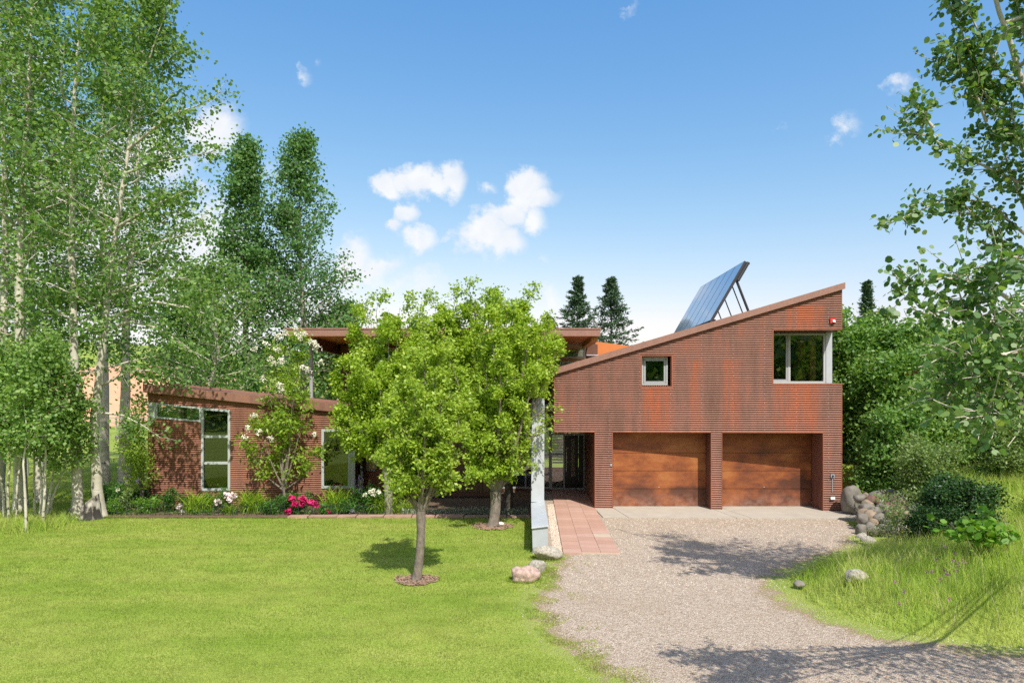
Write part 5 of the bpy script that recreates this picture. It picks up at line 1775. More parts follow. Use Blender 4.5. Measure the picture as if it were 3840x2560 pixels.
for bq, dn in zip(boughs, dens_):
    bq = np.array([np.array(q) for q in bq])
    if bq[0][1] < 7:
        wood.tube(interp(np.array([(8.4, 9.3, 2.5), (6.6, 7.2, 2.9), bq[0]]), np.linspace(0, 1, 8)), np.linspace(.020, .014, 8), 5)
    wood.tube(interp(bq, np.linspace(0, 1, 12)), np.linspace(.022, .005, 12), 6)
    for j in range(int(dn / 2.5)):
        s = rng.uniform(.1, 1.0)
        q0 = interp(bq, [s])[0]
        d = unit(unit(bq[-1] - bq[0]) * .5 + rng.normal(size=3) * np.array([.6, .6, .55]))
        lq = limb(rng, q0, d, rng.uniform(.22, .5) * (1.15 - .4 * s), 3, .02, .25)
        wood.tube(lq, [.007, .005, .004, .003], 4, cap=False)
        m = rng.poisson(13)
        pos.append(interp(lq, rng.uniform(.15, 1.05, m).clip(0, 1)) + rng.normal(size=(m, 3)) * .045)
    m = int(dn * .6)
    pos.append(interp(bq, rng.uniform(.5, 1.0, m)) + rng.normal(size=(m, 3)) * .06)
# the rest of the wide crown, mostly beyond the edge of the view
for j in range(120):
    a = rng.uniform(0, 6.283)
    h = rng.uniform(.30, .98)
    p0 = interp(TR, [h])[0]
    Lh = 2.9 * (1 - .75 * (h - .3)) * rng.uniform(.6, 1.1)
    d = np.array([math.cos(a), math.sin(a), .25])
    lp = limb(rng, p0, unit(d), Lh, 5, .05, .15)
    if (lp[-1][0] < lp[-1][1] * .76 + .35) or (lp[3][0] < lp[3][1] * .76 + .35):
        continue
    wood.tube(lp, np.linspace(.03, .006, 6), 5)
    for i in range(10):
        s = rng.uniform(.25, 1)
        q0 = interp(lp, [s])[0]
        m = rng.poisson(34)
        q = q0 + rng.normal(size=(m, 3)) * .24
        q = q[q[:, 0] > q[:, 1] * .755]
        ly = q[:, 1] + .752 * q[:, 2]
        q = q[(ly < 9.2) | (ly > 12.9)]  # crown thinned by shadow landing, shaped to leave a sunlit strip of ground
        pos.append(q)
# unseen low boughs, added out of view to shade the near drive
for end in ((5.0, 5.2, 4.4), (6.0, 4.8, 4.6), (7.2, 4.7, 4.7), (8.6, 5.0, 4.8), (5.6, 5.6, 4.0), (6.8, 5.2, 4.1), (9.8, 5.4, 4.6)):
    bq = np.array([(8.5, 9.3, 2.8), ((8.4 + end[0]) / 2, 7.1, 3.6), end])
    wood.tube(interp(bq, np.linspace(0, 1, 8)), np.linspace(.014, .005, 8), 5)
    q = interp(bq, rng.uniform(.55, 1.0, 26))
    for c in q:
        m = rng.poisson(30)
        g_ = c + rng.normal(size=(m, 3)) * np.array([.42, .25, .25])
        g_ = g_[(g_[:, 0] > g_[:, 1] * .765) & (g_[:, 1] + .752 * g_[:, 2] < 9.4)]
        pos.append(g_)
pos = np.concatenate(pos)
add_leaves(leaf, rng, pos, np.where(pos[:, 1] < 7.2, .052, .068), np.array([(0, 0), (.30, .10), (.48, .38), (.40, .72), (0, 1.0), (-.40, .72), (-.48, .38), (-.30, .10)]), up=.2, droop=.7)
wood.build('trunk', 'bark_aspen', an, smooth=True)
leaf.build('crown', 'leaf_aspen_near', an)


# ------------------------------------------------------------------ grass
def in_poly(x, y, poly):
    inside = np.zeros(x.shape, dtype=bool)
    px, py = np.array([p[0] for p in poly]), np.array([p[1] for p in poly])
    j = len(px) - 1
    for i in range(len(px)):
        c = ((py[i] > y) != (py[j] > y)) & (x < (px[j] - px[i]) * (y - py[i]) / (py[j] - py[i] + 1e-12) + px[i])
        inside ^= c
        j = i
    return inside


def blades(buf, rng, x, y, z, h, w, lean=.5, seg=1, curl=0.0, rnd=None):
    """Grass blades: one or more tapering segments, leaning at random."""
    n = len(x)
    a = rng.uniform(0, 6.283, n)
    b = rng.uniform(0, 6.283, n)
    side = np.stack([np.cos(a), np.sin(a), np.zeros(n)], -1) * (w * rng.uniform(.7, 1.3, n))[:, None] * .5
    ln = np.abs(rng.normal(0, lean, n)).clip(0, 1.25)
    hh = h * rng.uniform(.6, 1.25, n)
    root = np.stack([x, y, z], -1)
    r = np.clip(rng.normal(.45, .25, n), 0, 1) if rnd is None else rnd
    if seg == 1:
        tip = root + np.stack([np.cos(b) * np.sin(ln), np.sin(b) * np.sin(ln), np.cos(ln)], -1) * hh[:, None]
        v = np.stack([root - side, root + side, tip], 1)
        buf.add(v.reshape(-1, 3), np.arange(n * 3).reshape(n, 3), np.repeat(r, 3))
        return
    pts = [root]
    d_l = ln * .6
    for k in range(seg):
        step = hh / seg
        pts.append(pts[-1] + np.stack([np.cos(b) * np.sin(d_l), np.sin(b) * np.sin(d_l), np.cos(d_l)], -1) * step[:, None])
        d_l = np.minimum(d_l + curl * rng.uniform(.6, 1.3, n) + ln * .35, 2.6)
    vs = []
    for k, p in enumerate(pts):
        wf = (1 - k / seg) ** .7
        if k == seg:
            vs.append(p)
        else:
            vs += [p - side * wf, p + side * wf]
    m = 2 * seg + 1
    v = np.stack(vs, 1)
    base = np.arange(n)[:, None] * m
    buf.v.append(v.reshape(-1, 3).astype(np.float32))
    o = buf.n
    for k in range(seg - 1):
        buf.f.append((base + np.array([2 * k, 2 * k + 1, 2 * k + 3, 2 * k + 2]) + o).astype(np.int32))
    buf.f.append((base + np.array([2 * seg - 2, 2 * seg - 1, 2 * seg]) + o).astype(np.int32))
    buf.rnd.append(np.repeat(r, m).astype(np.float32))
    buf.n += n * m


rng = np.random.default_rng(500)
b = Buf()
for y0_, y1_, den, h, w in ((6.2, 9, 4200, .040, .0065), (9, 12.5, 2800, .042, .0085), (12.5, 16, 1700, .044, .012), (16, LAWN_BACK, 1100, .045, .016)):
    x0_, x1_ = -.80 * y1_ - 1.0, 1.9
    n = int((x1_ - x0_) * (y1_ - y0_) * den)
    x = rng.uniform(x0_, x1_, n)
    y = rng.uniform(y0_, y1_, n)
    xr = np.interp(-y, [-q[1] for q in [(0.62, LAWN_BACK), (0.62, 14.9), (0.80, 14.4)] + DRIVE_L[1:]], [q[0] for q in [(0.62, LAWN_BACK), (0.62, 14.9), (0.80, 14.4)] + DRIVE_L[1:]])
    fall = np.clip((xr - .02 - x + .22 * np.sin(y * 5.1 + 2 * np.sin(y * 2.3))) / .85, 0, 1)
    fall = np.where(y > 14.6, (x < xr - .17) * 1.0, fall)
    for (bx, by, _), r_ in mulch_at:
        fall = np.where(np.hypot(x - bx, y - by) < r_ * .88, 0, fall)
    k = (rng.uniform(0, 1, n) < fall) & (x > -.79 * y - .8)
    x, y = x[k], y[k]
    blades(b, rng, x, y, np.full(len(x), .0), h, w, lean=.62, rnd=np.clip(rng.normal(.45, .17, len(x)), 0, 1))
tag(b.build('lawn_grass', 'grass_lawn'), kind='stuff')

# weeds and thin turf creeping onto the gravel
b = Buf()
n = 22000
t = rng.uniform(0, 1, n)
dl = np.array(DRIVE_L[0:9])
ex = interp(np.c_[dl, np.zeros(len(dl))], t)
off = np.abs(rng.normal(0, .40, n)) - .30
x = ex[:, 0] + off
y = ex[:, 1] + rng.normal(0, .1, n)
cl = np.array([mnoise.noise((a * 2.2, c * 2.2, 3.0)) for a, c in zip(x, y)])
k = cl > -.02 + np.maximum(off, -.1) * .42
blades(b, rng, x[k], y[k], np.full(k.sum(), .01), .03, .012, lean=1.0)
# turf grown up round the boulders and the foot of the fin
for cx, cy, rx, ry in ((G(2047, 2102).x, G(2047, 2102).y + .12, .33, .25), (G(2020, 2150).x, G(2020, 2150).y + .12, .19, .18), (G(1968, 2182).x, G(1968, 2182).y + .1, .31, .22)):
    n = 700
    a = rng.uniform(0, 6.283, n)
    q = 1 + np.abs(rng.normal(0, .10, n)) - .05
    blades(b, rng, cx + rx * q * np.cos(a), cy + ry * q * np.sin(a), np.zeros(n), .075, .009, lean=.5)
n = 900
y = rng.uniform(15, 18.5, n)
blades(b, rng, .43 + .02 * (y - 15) - np.abs(rng.normal(0, .05, n)), y, np.zeros(n), .08, .01, lean=.4)
tag(b.build('creeping_weeds', 'grass_lawn'), kind='stuff')

# long grass on the bank and under the grove
b = Buf()
n = 150000
x = rng.uniform(4.2, 19, n)
y = rng.uniform(7.0, 19.5, n)
d = bank_dist(x, y)
edge = np.array([mnoise.noise((a * 1.3, c * 1.3, 9.0)) for a, c in zip(x[:n], y[:n])])
dens_k = np.clip((d + .12 + edge * .22) / .45, 0, 1) * np.clip(1.25 - y * .035, .4, 1)
k = (rng.uniform(0, 1, n) < dens_k) & (x < y * .80 + 2.2) & (d > -.3)
k &= ~((y > 15.4) & (d < 2.3))
x, y, d, edge = x[k], y[k], d[k], edge[k]
z = height(x, y) - .04
hh = .13 + .27 * sm(d / 1.2) + .12 * edge
hh = np.clip(hh, .07, .6)
blades(b, rng, x, y, z, hh, .0095, lean=.42, seg=3, curl=.18)
tag(b.build('tall_grass', 'grass_tall'), kind='stuff')
b = Buf()
n = 900
x = rng.uniform(5.2, 12, n)
y = rng.uniform(8.8, 14.5, n)
k = (bank_dist(x, y) > .5) & (x < y * .8)
x, y = x[k], y[k]
blades(b, rng, x, y, height(x, y), .62, .006, lean=.3, seg=3, curl=.12, rnd=np.full(len(x), 1.0))
tag(b.build('seeding_grass', 'seed_tan'), kind='stuff')
b = Buf()
for px, py in ((0, 1990), (40, 1985), (85, 1975), (130, 1985), (160, 1975), (190, 1960), (20, 1955), (110, 1950), (-60, 1990), (-40, 1960), (150, 1945), (70, 1995)):
    g = G(px, py)
    n = 620
    blades(b, rng, g.x + rng.normal(0, .30, n), g.y + rng.normal(0, .28, n), np.zeros(n), .34, .013, lean=.45, seg=3, curl=.25)
tag(b.build('long_grass', 'grass_tall'), kind='stuff')
# meadow behind the grove: sparse blades so that it reads as grass
b = Buf()
n = 60000
y = 19.6 + 16 * rng.uniform(0, 1, n) ** 1.6
x = -.80 * y + rng.uniform(-2, 1, n) * 1.0 + rng.uniform(0, 1, n) * (.80 * y - 11.6)
blades(b, rng, x, y, np.full(n, -.01), .07, .022, lean=.6)
tag(b.build('meadow_grass', 'grass_lawn'), kind='stuff')

# clover heads in the long grass
for k, (px, py) in enumerate(((3540, 2047), (3580, 2073), (3510, 2096), (3572, 2100), (3613, 2102), (3590, 2112), (3595, 2122), (3476, 2144), (3493, 2142), (3588, 2140), (3551, 2152), (3554, 2150), (3528, 2170), (3356, 2180), (3391, 2220), (3372, 2262), (3560, 2243), (3540, 2135))):
    Y = 11.6 - (py - 2047) * .008
    c = P(px, py, Y)
    b = Buf()
    add_leaves(b, rng, np.array(c) + rng.normal(size=(26, 3)) * .010, .019, DIA, up=.2)
    gr = float(height(np.array([c.x]), np.array([c.y]))[0])
    o = b.build('clover_flower', 'petal_clover')
    tag(o, 'small purple clover flower head in the tall grass on the bank', 'flower', 'clover flowers in the tall grass')
    st = Buf()
    st.tube([(c.x, c.y, min(gr, c.z - .1)), tuple(c)], [.003, .003], 3)
    st.build('stem', 'stem_green', o)

# ------------------------------------------------------------------ loose gravel
rng = np.random.default_rng(600)
b = Buf()


def pebbles(buf, x, y, z, s):
    n = len(x)
    a = rng.uniform(0, 6.283, n)
    k = 4
    ang = a[:, None] + np.arange(k)[None, :] * 6.283 / k + rng.uniform(-.35, .35, (n, k))
    rad = (s[:, None] * rng.uniform(.7, 1.25, (n, k)))
    ring = np.stack([x[:, None] + rad * np.cos(ang), y[:, None] + rad * np.sin(ang), np.repeat((z + s * .12)[:, None], k, 1)], -1)
    top = np.stack([x + rng.normal(0, .25, n) * s, y + rng.normal(0, .25, n) * s, z + s * rng.uniform(.55, 1.0, n)], -1)[:, None, :]
    v = np.concatenate([ring, top], 1)
    base = np.arange(n)[:, None] * 5
    o = buf.n
    buf.v.append(v.reshape(-1, 3).astype(np.float32))
    for i in range(4):
        buf.f.append((base + np.array([i, (i + 1) % 4, 4]) + o).astype(np.int32))
    buf.rnd.append(np.repeat(rng.uniform(0, 1, n), 5).astype(np.float32))
    buf.n += n * 5


def drive_left(y):
    q = np.array(DRIVE_L)
    return np.interp(-y, -q[:, 1], q[:, 0])


for y0_, y1_, den, s in ((6.3, 9.0, 2500, .0092), (9.0, 12, 1500, .0105), (12, 16, 650, .0135), (16, 19.4, 340, .0155)):
    x0_, x1_ = .0, .80 * y1_ + .8
    n = int((x1_ - x0_) * (y1_ - y0_) * den)
    x, y = rng.uniform(x0_, x1_, n), rng.uniform(y0_, y1_, n)
    lft = drive_left(y)
    d = bank_dist(x, y)
    lo = np.where(y > 14.9, .72, lft - .05 - np.abs(rng.normal(0, .16, n)))
    wk = (y > 14.9) & (x > 1.10 + .033 * (y - 14.9)) & (x < 2.38 + .033 * (y - 14.9))
    k = (x > lo) & (d < -.02 + np.abs(rng.normal(0, .12, n)) * (y < 14)) & ~wk & (x < .8 * y + .7)
    fin_ = (x < .93) & (y > 14.8)
    k &= ~fin_
    x, y = x[k], y[k]
    pebbles(b, x, y, np.full(len(x), .006), s * rng.uniform(.6, 1.25, len(x)))
n = 2600
y = rng.uniform(14.9, 22, n)
x = rng.uniform(.9, 1.12, n) + .033 * (y - 14.9)
pebbles(b, x, y, np.full(n, .008), np.full(n, .016))
tag(b.build('loose_gravel', 'pebble'), kind='stuff')


# ------------------------------------------------------------------ stones
def rock_mesh(size, seed, rough=.22, flat=.0, sub=3, facet=.0):
    bm = bmesh.new()
    bmesh.ops.create_icosphere(bm, subdivisions=sub, radius=1.0)
    r_ = random.Random(seed)
    ofs = Vector((r_.uniform(-50, 50), r_.uniform(-50, 50), r_.uniform(-50, 50)))
    cuts = [(Vector((r_.gauss(0, 1), r_.gauss(0, 1), r_.gauss(0, .8))).normalized(), r_.uniform(.62, .9)) for _ in range(int(facet))]
    for v in bm.verts:
        d = v.co.normalized()
        k = 1 + rough * mnoise.noise(d * 1.1 + ofs) + rough * .35 * mnoise.noise(d * 3.2 + ofs) + rough * .12 * mnoise.noise(d * 8 + ofs)
        p = d * k
        for nn, dist in cuts:
            e_ = p.dot(nn) - dist
            if e_ > 0:
                p -= nn * e_ * .85
        v.co = Vector((p.x * size[0], p.y * size[1], p.z * size[2]))
    me = bpy.data.meshes.new('stone')
    bm.to_mesh(me)
    bm.free()
    for p in me.polygons:
        p.use_smooth = True
    return me


def rock(name, mat, loc, size, seed, rot=0.0, tilt=0.0, parent=None, **kw):
    me = rock_mesh(size, seed, kw.pop('rough', .22), sub=kw.pop('sub', 4), facet=kw.pop('facet', 4))
    me.materials.append(MATS[mat])
    o = bpy.data.objects.new(name, me)
    COL.objects.link(o)
    o.rotation_euler = (0, tilt, rot)
    if parent is not None:
        o.parent = parent
        o.location = Vector(loc) - parent.location
    else:
        o.location = loc
    return o


g = G(2047, 2102)
tag(rock('boulder', 'boulder_pale', (g.x + .02, g.y + .12, .13), (.31, .24, .175), 11, .1, .14, facet=3), 'largest pale speckled boulder resting against the foot of the steel fin', 'boulder', 'boulders at the lawn corner')
g = G(2020, 2150)
tag(rock('boulder', 'boulder_pale', (g.x - .01, g.y + .12, .11), (.165, .17, .16), 23, .5, .2, facet=4), 'smallest pale speckled boulder, between the pink one and the large one', 'boulder', 'boulders at the lawn corner')
g = G(1968, 2182)
tag(rock('boulder', 'boulder_pink', (g.x, g.y + .10, .10), (.285, .21, .19), 35, .2, 0, facet=4, rough=.3), 'pinkish lumpy boulder on the grass edge before the other two', 'boulder', 'boulders at the lawn corner')
p = P(3208, 2195, 11.6)
tag(rock('boulder', 'boulder_pale', (p.x, p.y, gz_(p.x, p.y) + .11), (.19, .17, .13), 47, .3, 0, facet=3), 'half buried pale boulder in the tall grass of the bank', 'boulder')
p = P(2995, 2190, 12.2)
tag(rock('boulder', 'boulder_grey', (p.x, p.y, gz_(p.x, p.y) + .06), (.10, .10, .07), 48, .3, 0, facet=3), 'small stone lying in the grass tip beside the drive', 'stone')
b0 = P(3196, 1860, 19.9)
tag(rock('boulder', 'boulder_grey', (b0.x + .02, 19.95, .38), (.32, .34, .50), 55, .4, -.10, facet=8, rough=.16), 'huge upright grey boulder beside the garage corner', 'boulder')
# dry laid bank of stones running from the big boulder toward the drive
rw_ = thing('stone_wall', 'dry laid retaining wall of round grey and tan stones beside the drive', 'stone wall', (9.6, 17.5, 0))
STN = [(3234, 2016, 26, 22, 'boulder_pale'), (3250, 2030, 36, 22, 'boulder_pale'), (3232, 1990, 24, 30, 'boulder_grey'), (3268, 1985, 30, 34, 'boulder_grey'), (3252, 1905, 30, 22, 'boulder_grey'), (3282, 1868, 32, 30, 'boulder_grey'),
       (3250, 1862, 22, 16, 'stone_tan'), (3270, 1880, 30, 26, 'stone_red'), (3252, 1893, 26, 22, 'stone_tan'), (3311, 1862, 22, 32, 'stone_tan'), (3304, 1880, 16, 14, 'boulder_pale'), (3355, 1878, 28, 34, 'stone_tan'), (3382, 1885, 38, 30, 'stone_tan'),
       (3407, 1870, 28, 30, 'boulder_pink'), (3330, 1900, 26, 22, 'stone_red'), (3310, 1910, 30, 26, 'boulder_grey'), (3338, 1925, 30, 28, 'stone_tan'), (3370, 1915, 30, 26, 'stone_tan'), (3300, 1945, 28, 26, 'boulder_grey'),
       (3330, 1960, 28, 26, 'boulder_grey'), (3362, 1950, 26, 24, 'stone_tan'), (3378, 1968, 22, 26, 'boulder_pale'), (3350, 1985, 24, 22, 'boulder_grey'), (3310, 1985, 26, 22, 'boulder_grey'), (3395, 1935, 26, 26, 'stone_tan'), (3430, 1880, 26, 26, 'stone_tan'),
       (3232, 1945, 26, 24, 'boulder_grey'), (3262, 1935, 30, 26, 'stone_tan'), (3285, 1920, 24, 22, 'boulder_grey'), (3425, 1915, 28, 24, 'boulder_grey'), (3275, 1960, 22, 20, 'stone_tan'), (3450, 1895, 24, 22, 'boulder_grey'), (3345, 1848, 24, 18, 'boulder_grey'), (3225, 1868, 24, 20, 'boulder_grey'), (3240, 1925, 24, 22, 'stone_tan')]
for k, (px, py, w_, h_, mt) in enumerate(STN):
    # the face of the wall leans back: low stones stand nearer
    Y = 16.5 + (2025 - py) / 175 * 2.3 + (3300 - px) * .0016
    s = Y / 2560
    q = P(px, py, Y)
    rock('stone', mt, (q.x, q.y, q.z), (w_ * s * .98, w_ * s * .9, h_ * s * .95), 700 + k, k * 1.3, .1 * math.sin(k), parent=rw_, sub=3, facet=5)

# ------------------------------------------------------------------ lawn edging, path, stump, border fence
ed = thing('stone_edging', 'row of flat pink sandstone slabs edging the lawn along the bed', 'edging', (-5, LAWN_BACK + .2, 0))
x = -6.4
re_ = random.Random(4)
while x < .5:
    w_ = re_.uniform(.5, .85)
    p = Buf()
    y0, y1 = LAWN_BACK + .02 + re_.uniform(-.03, .04), LAWN_BACK + .30 + re_.uniform(-.04, .05)
    x1 = min(x + w_ - .03, .5)
    zt_ = .045 + re_.uniform(0, .02)
    p.hexa([(x, y0, 0), (x1, y0 + re_.uniform(-.03, .03), 0), (x1, y1, 0), (x, y1 + re_.uniform(-.03, .03), 0), (x, y0, zt_), (x1, y0, zt_), (x1, y1, zt_ + .01), (x, y1, zt_)])
    p.build('slab', 'slab_stone', ed)
    x += w_
pth = tag(bpy.data.objects.new('sandstone_path', None), kind='structure')
COL.objects.link(pth)
pth.location = (-13, 20, 0)
for pts in (((185, 1925), (250, 1918), (262, 1938), (180, 1948)), ((255, 1908), (330, 1900), (345, 1920), (262, 1930)), ((345, 1895), (400, 1890), (425, 1905), (350, 1916)), ((130, 1945), (178, 1935), (176, 1955), (120, 1965)), ((425, 1880), (520, 1862), (540, 1872), (440, 1895))):
    c = [G(*q) for q in pts]
    p = Buf()
    # slabs lie counter-clockwise seen from above, front edge first
    c = [c[3], c[2], c[1], c[0]]
    p.hexa([(q.x, q.y, -.03) for q in c] + [(q.x, q.y, .035) for q in c])
    p.build('slab', 'slab_stone', pth)

stx = G(325, 1950)
b = Buf()
k = 20
prof = [(0, 1.25), (.06, 1.08), (.15, .97), (.3, .90), (.45, .84), (.56, .78)]
vv = []
for z, r_ in prof:
    for i in range(k):
        a = i * 6.283 / k
        rr = .25 * r_ * (1 + .10 * math.sin(5 * a + 1) * (1.3 - z) + .08 * mnoise.noise((math.cos(a) * 2, math.sin(a) * 2, z * 3)))
        vv.append((stx.x + rr * math.cos(a), stx.y + .2 + rr * math.sin(a), z + (.16 * math.cos(a - .5) * (z / .56) if z > .4 else 0) + .03 * (z > .4) * mnoise.noise((a * 2, 3, 1))))
b.add(vv, [(j * k + i, j * k + (i + 1) % k, (j + 1) * k + (i + 1) % k, (j + 1) * k + i) for j in range(len(prof) - 1) for i in range(k)])
stp = tag(b.build('tree_stump', 'bark_stump', smooth=True), 'charred black and white tree stump before two aspen trunks', 'stump')
b = Buf()
b.add(vv[-k:], [tuple(range(k))])
b.build('cut_top', 'bark_grey', stp)

fen = thing('border_fence', 'low green wire border fence running along the flower bed', 'garden fence', (-8.5, LAWN_BACK + .45, 0))
pk = Buf()
pk.box(-.005, .005, -.005, .005, 0, .40)
pk0 = pk.build('picket', 'dark_metal')
pk0.parent = fen
rails = Buf()
i = 0
x = -12.3
while x < -2.6:
    o = pk0 if i == 0 else pk0.copy()
    if i:
        COL.objects.link(o)
        o.parent = fen
    zz = 1.0 + (.25 if i % 9 == 4 else 0) - .12 * (i % 2)
    o.scale = (1, 1, zz)
    yy = LAWN_BACK + .42 + .05 * math.sin(x * 1.7)
    o.location = (x + 8.5, yy - (LAWN_BACK + .45), 0)
    x += .135
    i += 1
for z in (.12, .30):
    rails.tube([(xx, LAWN_BACK + .42 + .05 * math.sin(xx * 1.7), z) for xx in np.arange(-12.3, -2.5, .2)], [.004] * len(np.arange(-12.3, -2.5, .2)), 4)
rails.build('rail', 'dark_metal', fen)
# path side of the bed, by the grove
fen2 = thing('border_fence', 'low dark wire fence curving round the bed behind the stump', 'garden fence', (-11.5, 22, 0))
pts = [(-12.35, 20.0), (-12.2, 21.2), (-11.8, 22.4), (-11.3, 23.6), (-11.1, 24.6)]
pp = interp([(a, c, 0) for a, c in pts], np.linspace(0, 1, 26))
for i, q in enumerate(pp):
    o = pk0.copy()
    COL.objects.link(o)
    o.parent = fen2
    o.location = (q[0] + 11.5, q[1] - 22, 0)
    o.scale = (1, 1, 1.05 - .12 * (i % 2))
b = Buf()
b.tube(pp + np.array([0, 0, .32]), [.004] * 26, 4)
b.build('rail', 'dark_metal', fen2)
# wire grids over the silver ground cover
grd = thing('wire_grid_fence', 'open square wire grid panels behind the silver ground cover', 'garden fence', (-1.2, 20.1, 0))
b = Buf()
for x0_, n_, h_ in ((-2.2, 6, .38), (-.95, 3, .42), (-.45, 5, .42), (-.02, 3, .34)):
    for i in range(n_ + 1):
        b.tube([(x0_ + i * .14, 20.08, 0), (x0_ + i * .14, 20.08, h_)], [.0035, .0035], 4)
    for z in (.14, .28, h_):
        b.tube([(x0_, 20.08, z), (x0_ + n_ * .14, 20.08, z)], [.0035, .0035], 4)
b.build('wire_grid', 'dark_metal', grd)

# ------------------------------------------------------------------ flower bed
rng = np.random.default_rng(800)


def daylily(lab, px, py, Y, h, n, sp=.14, mat='daylily_blade', w=.032):
    c = P(px, py, Y)
    root = thing('daylily_plant', lab, 'plant', (c.x, Y, 0), 'daylily clumps in the bed')
    b_ = Buf()
    blades(b_, rng, c.x + rng.normal(0, sp, n), Y + rng.normal(0, sp * .8, n), np.full(n, .01), h, w, lean=.42, seg=5, curl=.26)
    b_.build('leaves', mat, root)


daylily('arching daylily clump under the tall window', 742, 1900, 20.35, .78, 230)
daylily('largest daylily clump, between the white peony and the tree lilac', 945, 1905, 20.4, .92, 260)
daylily('bright daylily clump below the large corner window', 1265, 1905, 20.5, .92, 300, .15)
daylily('yellow green daylily clump beside the lupins', 1438, 1915, 20.2, .80, 230)
daylily('small dark daylily clump nearest the crab apple trunk', 1515, 1925, 20.2, .5, 150, .12)
daylily('small daylily tuft beside the ball shaped white flowers', 868, 1920, 20.1, .45, 110, .08)


def bushlet(lab, px, Y, h, w, leafm, seed, cat='plant', name='bed_plant', group=None, lsize=.075, leaves=15, n1=26, blossoms=(), bm='petal_white', bs=.075, shape=NAR):
    x_ = P(px, 0, Y).x
    st = []
    r_ = np.random.default_rng(seed)
    for i in range(7):
        a = i * 2.4
        rr = w * .5 * math.sqrt((i + .4) / 7)
        st.append([(x_ + .03 * math.cos(a), Y + .03 * math.sin(a), .0), (x_ + rr * .7 * math.cos(a), Y + rr * .7 * math.sin(a), h * .5), (x_ + rr * math.cos(a), Y + rr * math.sin(a), h * r_.uniform(.75, 1))])
    root = plant(name, lab, cat, (x_, Y, 0), None, .010, ('stem_green', leafm), seed, group=group, h0=.12, n1=n1, stems=st, len_fn=lambda t: w * .42, ang_fn=lambda t: .5, n2=4, leaves=leaves, lsize=lsize,
                 spread=.055, shape=shape, up=.5, droop=.3, wood_name='stems', leaf_name='leaves', rmin=.003)
    for bx, by in blossoms:
        c = np.array(P(bx, by, Y - w * .45))
        b_ = Buf()
        n = 46
        off = unit(rng.normal(size=(n, 3))) * bs * .42
        nb = Buf()
        add_leaves(b_, rng, c + off, bs * .62, np.array([(-.3, 0), (.3, 0), (.42, .7), (0, 1), (-.42, .7)]), up=.15, axis=unit(off), axis_mix=.75)
        b_.build('blossom', bm, root)
    return root


bushlet('leafy fern like plant at the outer corner of the low wing', 632, 20.5, .62, .42, 'leaf_bed', 901)
bushlet('peony bush with four pale pink blooms beside the tall window', 845, 20.3, .62, .55, 'leaf_bed', 902, name='peony_bush', cat='peony', group='peonies in the bed', blossoms=((848, 1857), (875, 1858), (864, 1870), (816, 1880)), bm='petal_blush', bs=.115)
bushlet('peony bush covered in magenta blooms', 1115, 20.2, .55, .62, 'leaf_bed', 903, name='peony_bush', cat='peony', group='peonies in the bed', blossoms=((1094, 1869), (1131, 1870), (1106, 1889), (1133, 1885), (1163, 1883), (1184, 1891), (1081, 1917), (1140, 1876)), bm='petal_magenta', bs=.115)
bushlet('rounded green mound at the foot of the tree lilac', 1062, 20.25, .48, .42, 'leaf_bed', 904, lsize=.05, leaves=26)
bushlet('dark leafy peony with small white blooms behind the lupins', 1395, 20.35, .72, .75, 'leaf_bed', 905, name='peony_bush', cat='peony', group='peonies in the bed', n1=40, blossoms=((1369, 1855), (1399, 1838), (1420, 1843), (1400, 1852), (1388, 1843)), bm='petal_white', bs=.075)
bushlet('low green plant with a mauve flower beside the lupins', 1310, 20.05, .32, .5, 'leaf_bed', 906, blossoms=((1320, 1913),), bm='petal_lilac', bs=.09)
bushlet('leafy peony with a white bud behind the wire fence', 420, 20.6, .75, .7, 'leaf_bed', 907, name='peony_bush', cat='peony', group='peonies in the bed', n1=40, blossoms=((441, 1836),), bm='petal_white', bs=.07)
bushlet('bright lime low plant against the wing corner', 555, 20.35, .30, .6, 'leaf_bright', 908, leaves=22)
bushlet('bright lime low plant near the stump', 420, 20.15, .28, .5, 'leaf_bright', 909, leaves=20)
bushlet('feathery plant under the strip window', 690, 20.7, .50, .45, 'leaf_bed', 910, lsize=.05)
bushlet('green filler plant behind the pink blooms', 780, 20.75, .40, .5, 'leaf_bed', 911)
bushlet('tall weed stalk plant behind the wire fence', 473, 20.3, .75, .2, 'leaf_sage', 912, leaves=6)
bushlet('dark shade loving plant behind the border fence curve', 520, 21.3, .45, .7, 'leaf_dark', 913, leaves=20)
bushlet('green filler plant between the lupins and the bright daylily', 1335, 20.6, .5, .5, 'leaf_bed', 914)
bushlet('low plant with a red leaf tint under the bright daylily', 1225, 19.98, .22, .3, 'leaf_bed', 915, blossoms=((1228, 1914), (1236, 1918)), bm='petal_magenta', bs=.06)
bushlet('small weedy plant between the edging and the magenta peony', 1010, 20.1, .25, .4, 'leaf_bed', 916)
for k, (px, py, lab) in enumerate(((675, 1895, 'upper of the ball shaped white flowers'), (668, 1905, 'middle ball shaped white flower'), (683, 1918, 'lowest ball shaped white flower near the edging'))):
    Y = 20.1 - .05 * k
    c = P(px, py, Y)
    b = Buf()
    off = unit(rng.normal(size=(60, 3))) * .045
    add_leaves(b, rng, np.array(c) + off, .04, DIA, up=.1)
    o = tag(b.build('white_flower', 'petal_blush'), lab + ' by the wire fence', 'flower', 'ball shaped white flowers')
    b = Buf()
    b.tube([(c.x, Y, 0), tuple(c)], [.006, .005], 4)
    b.build('stem', 'stem_green', o)
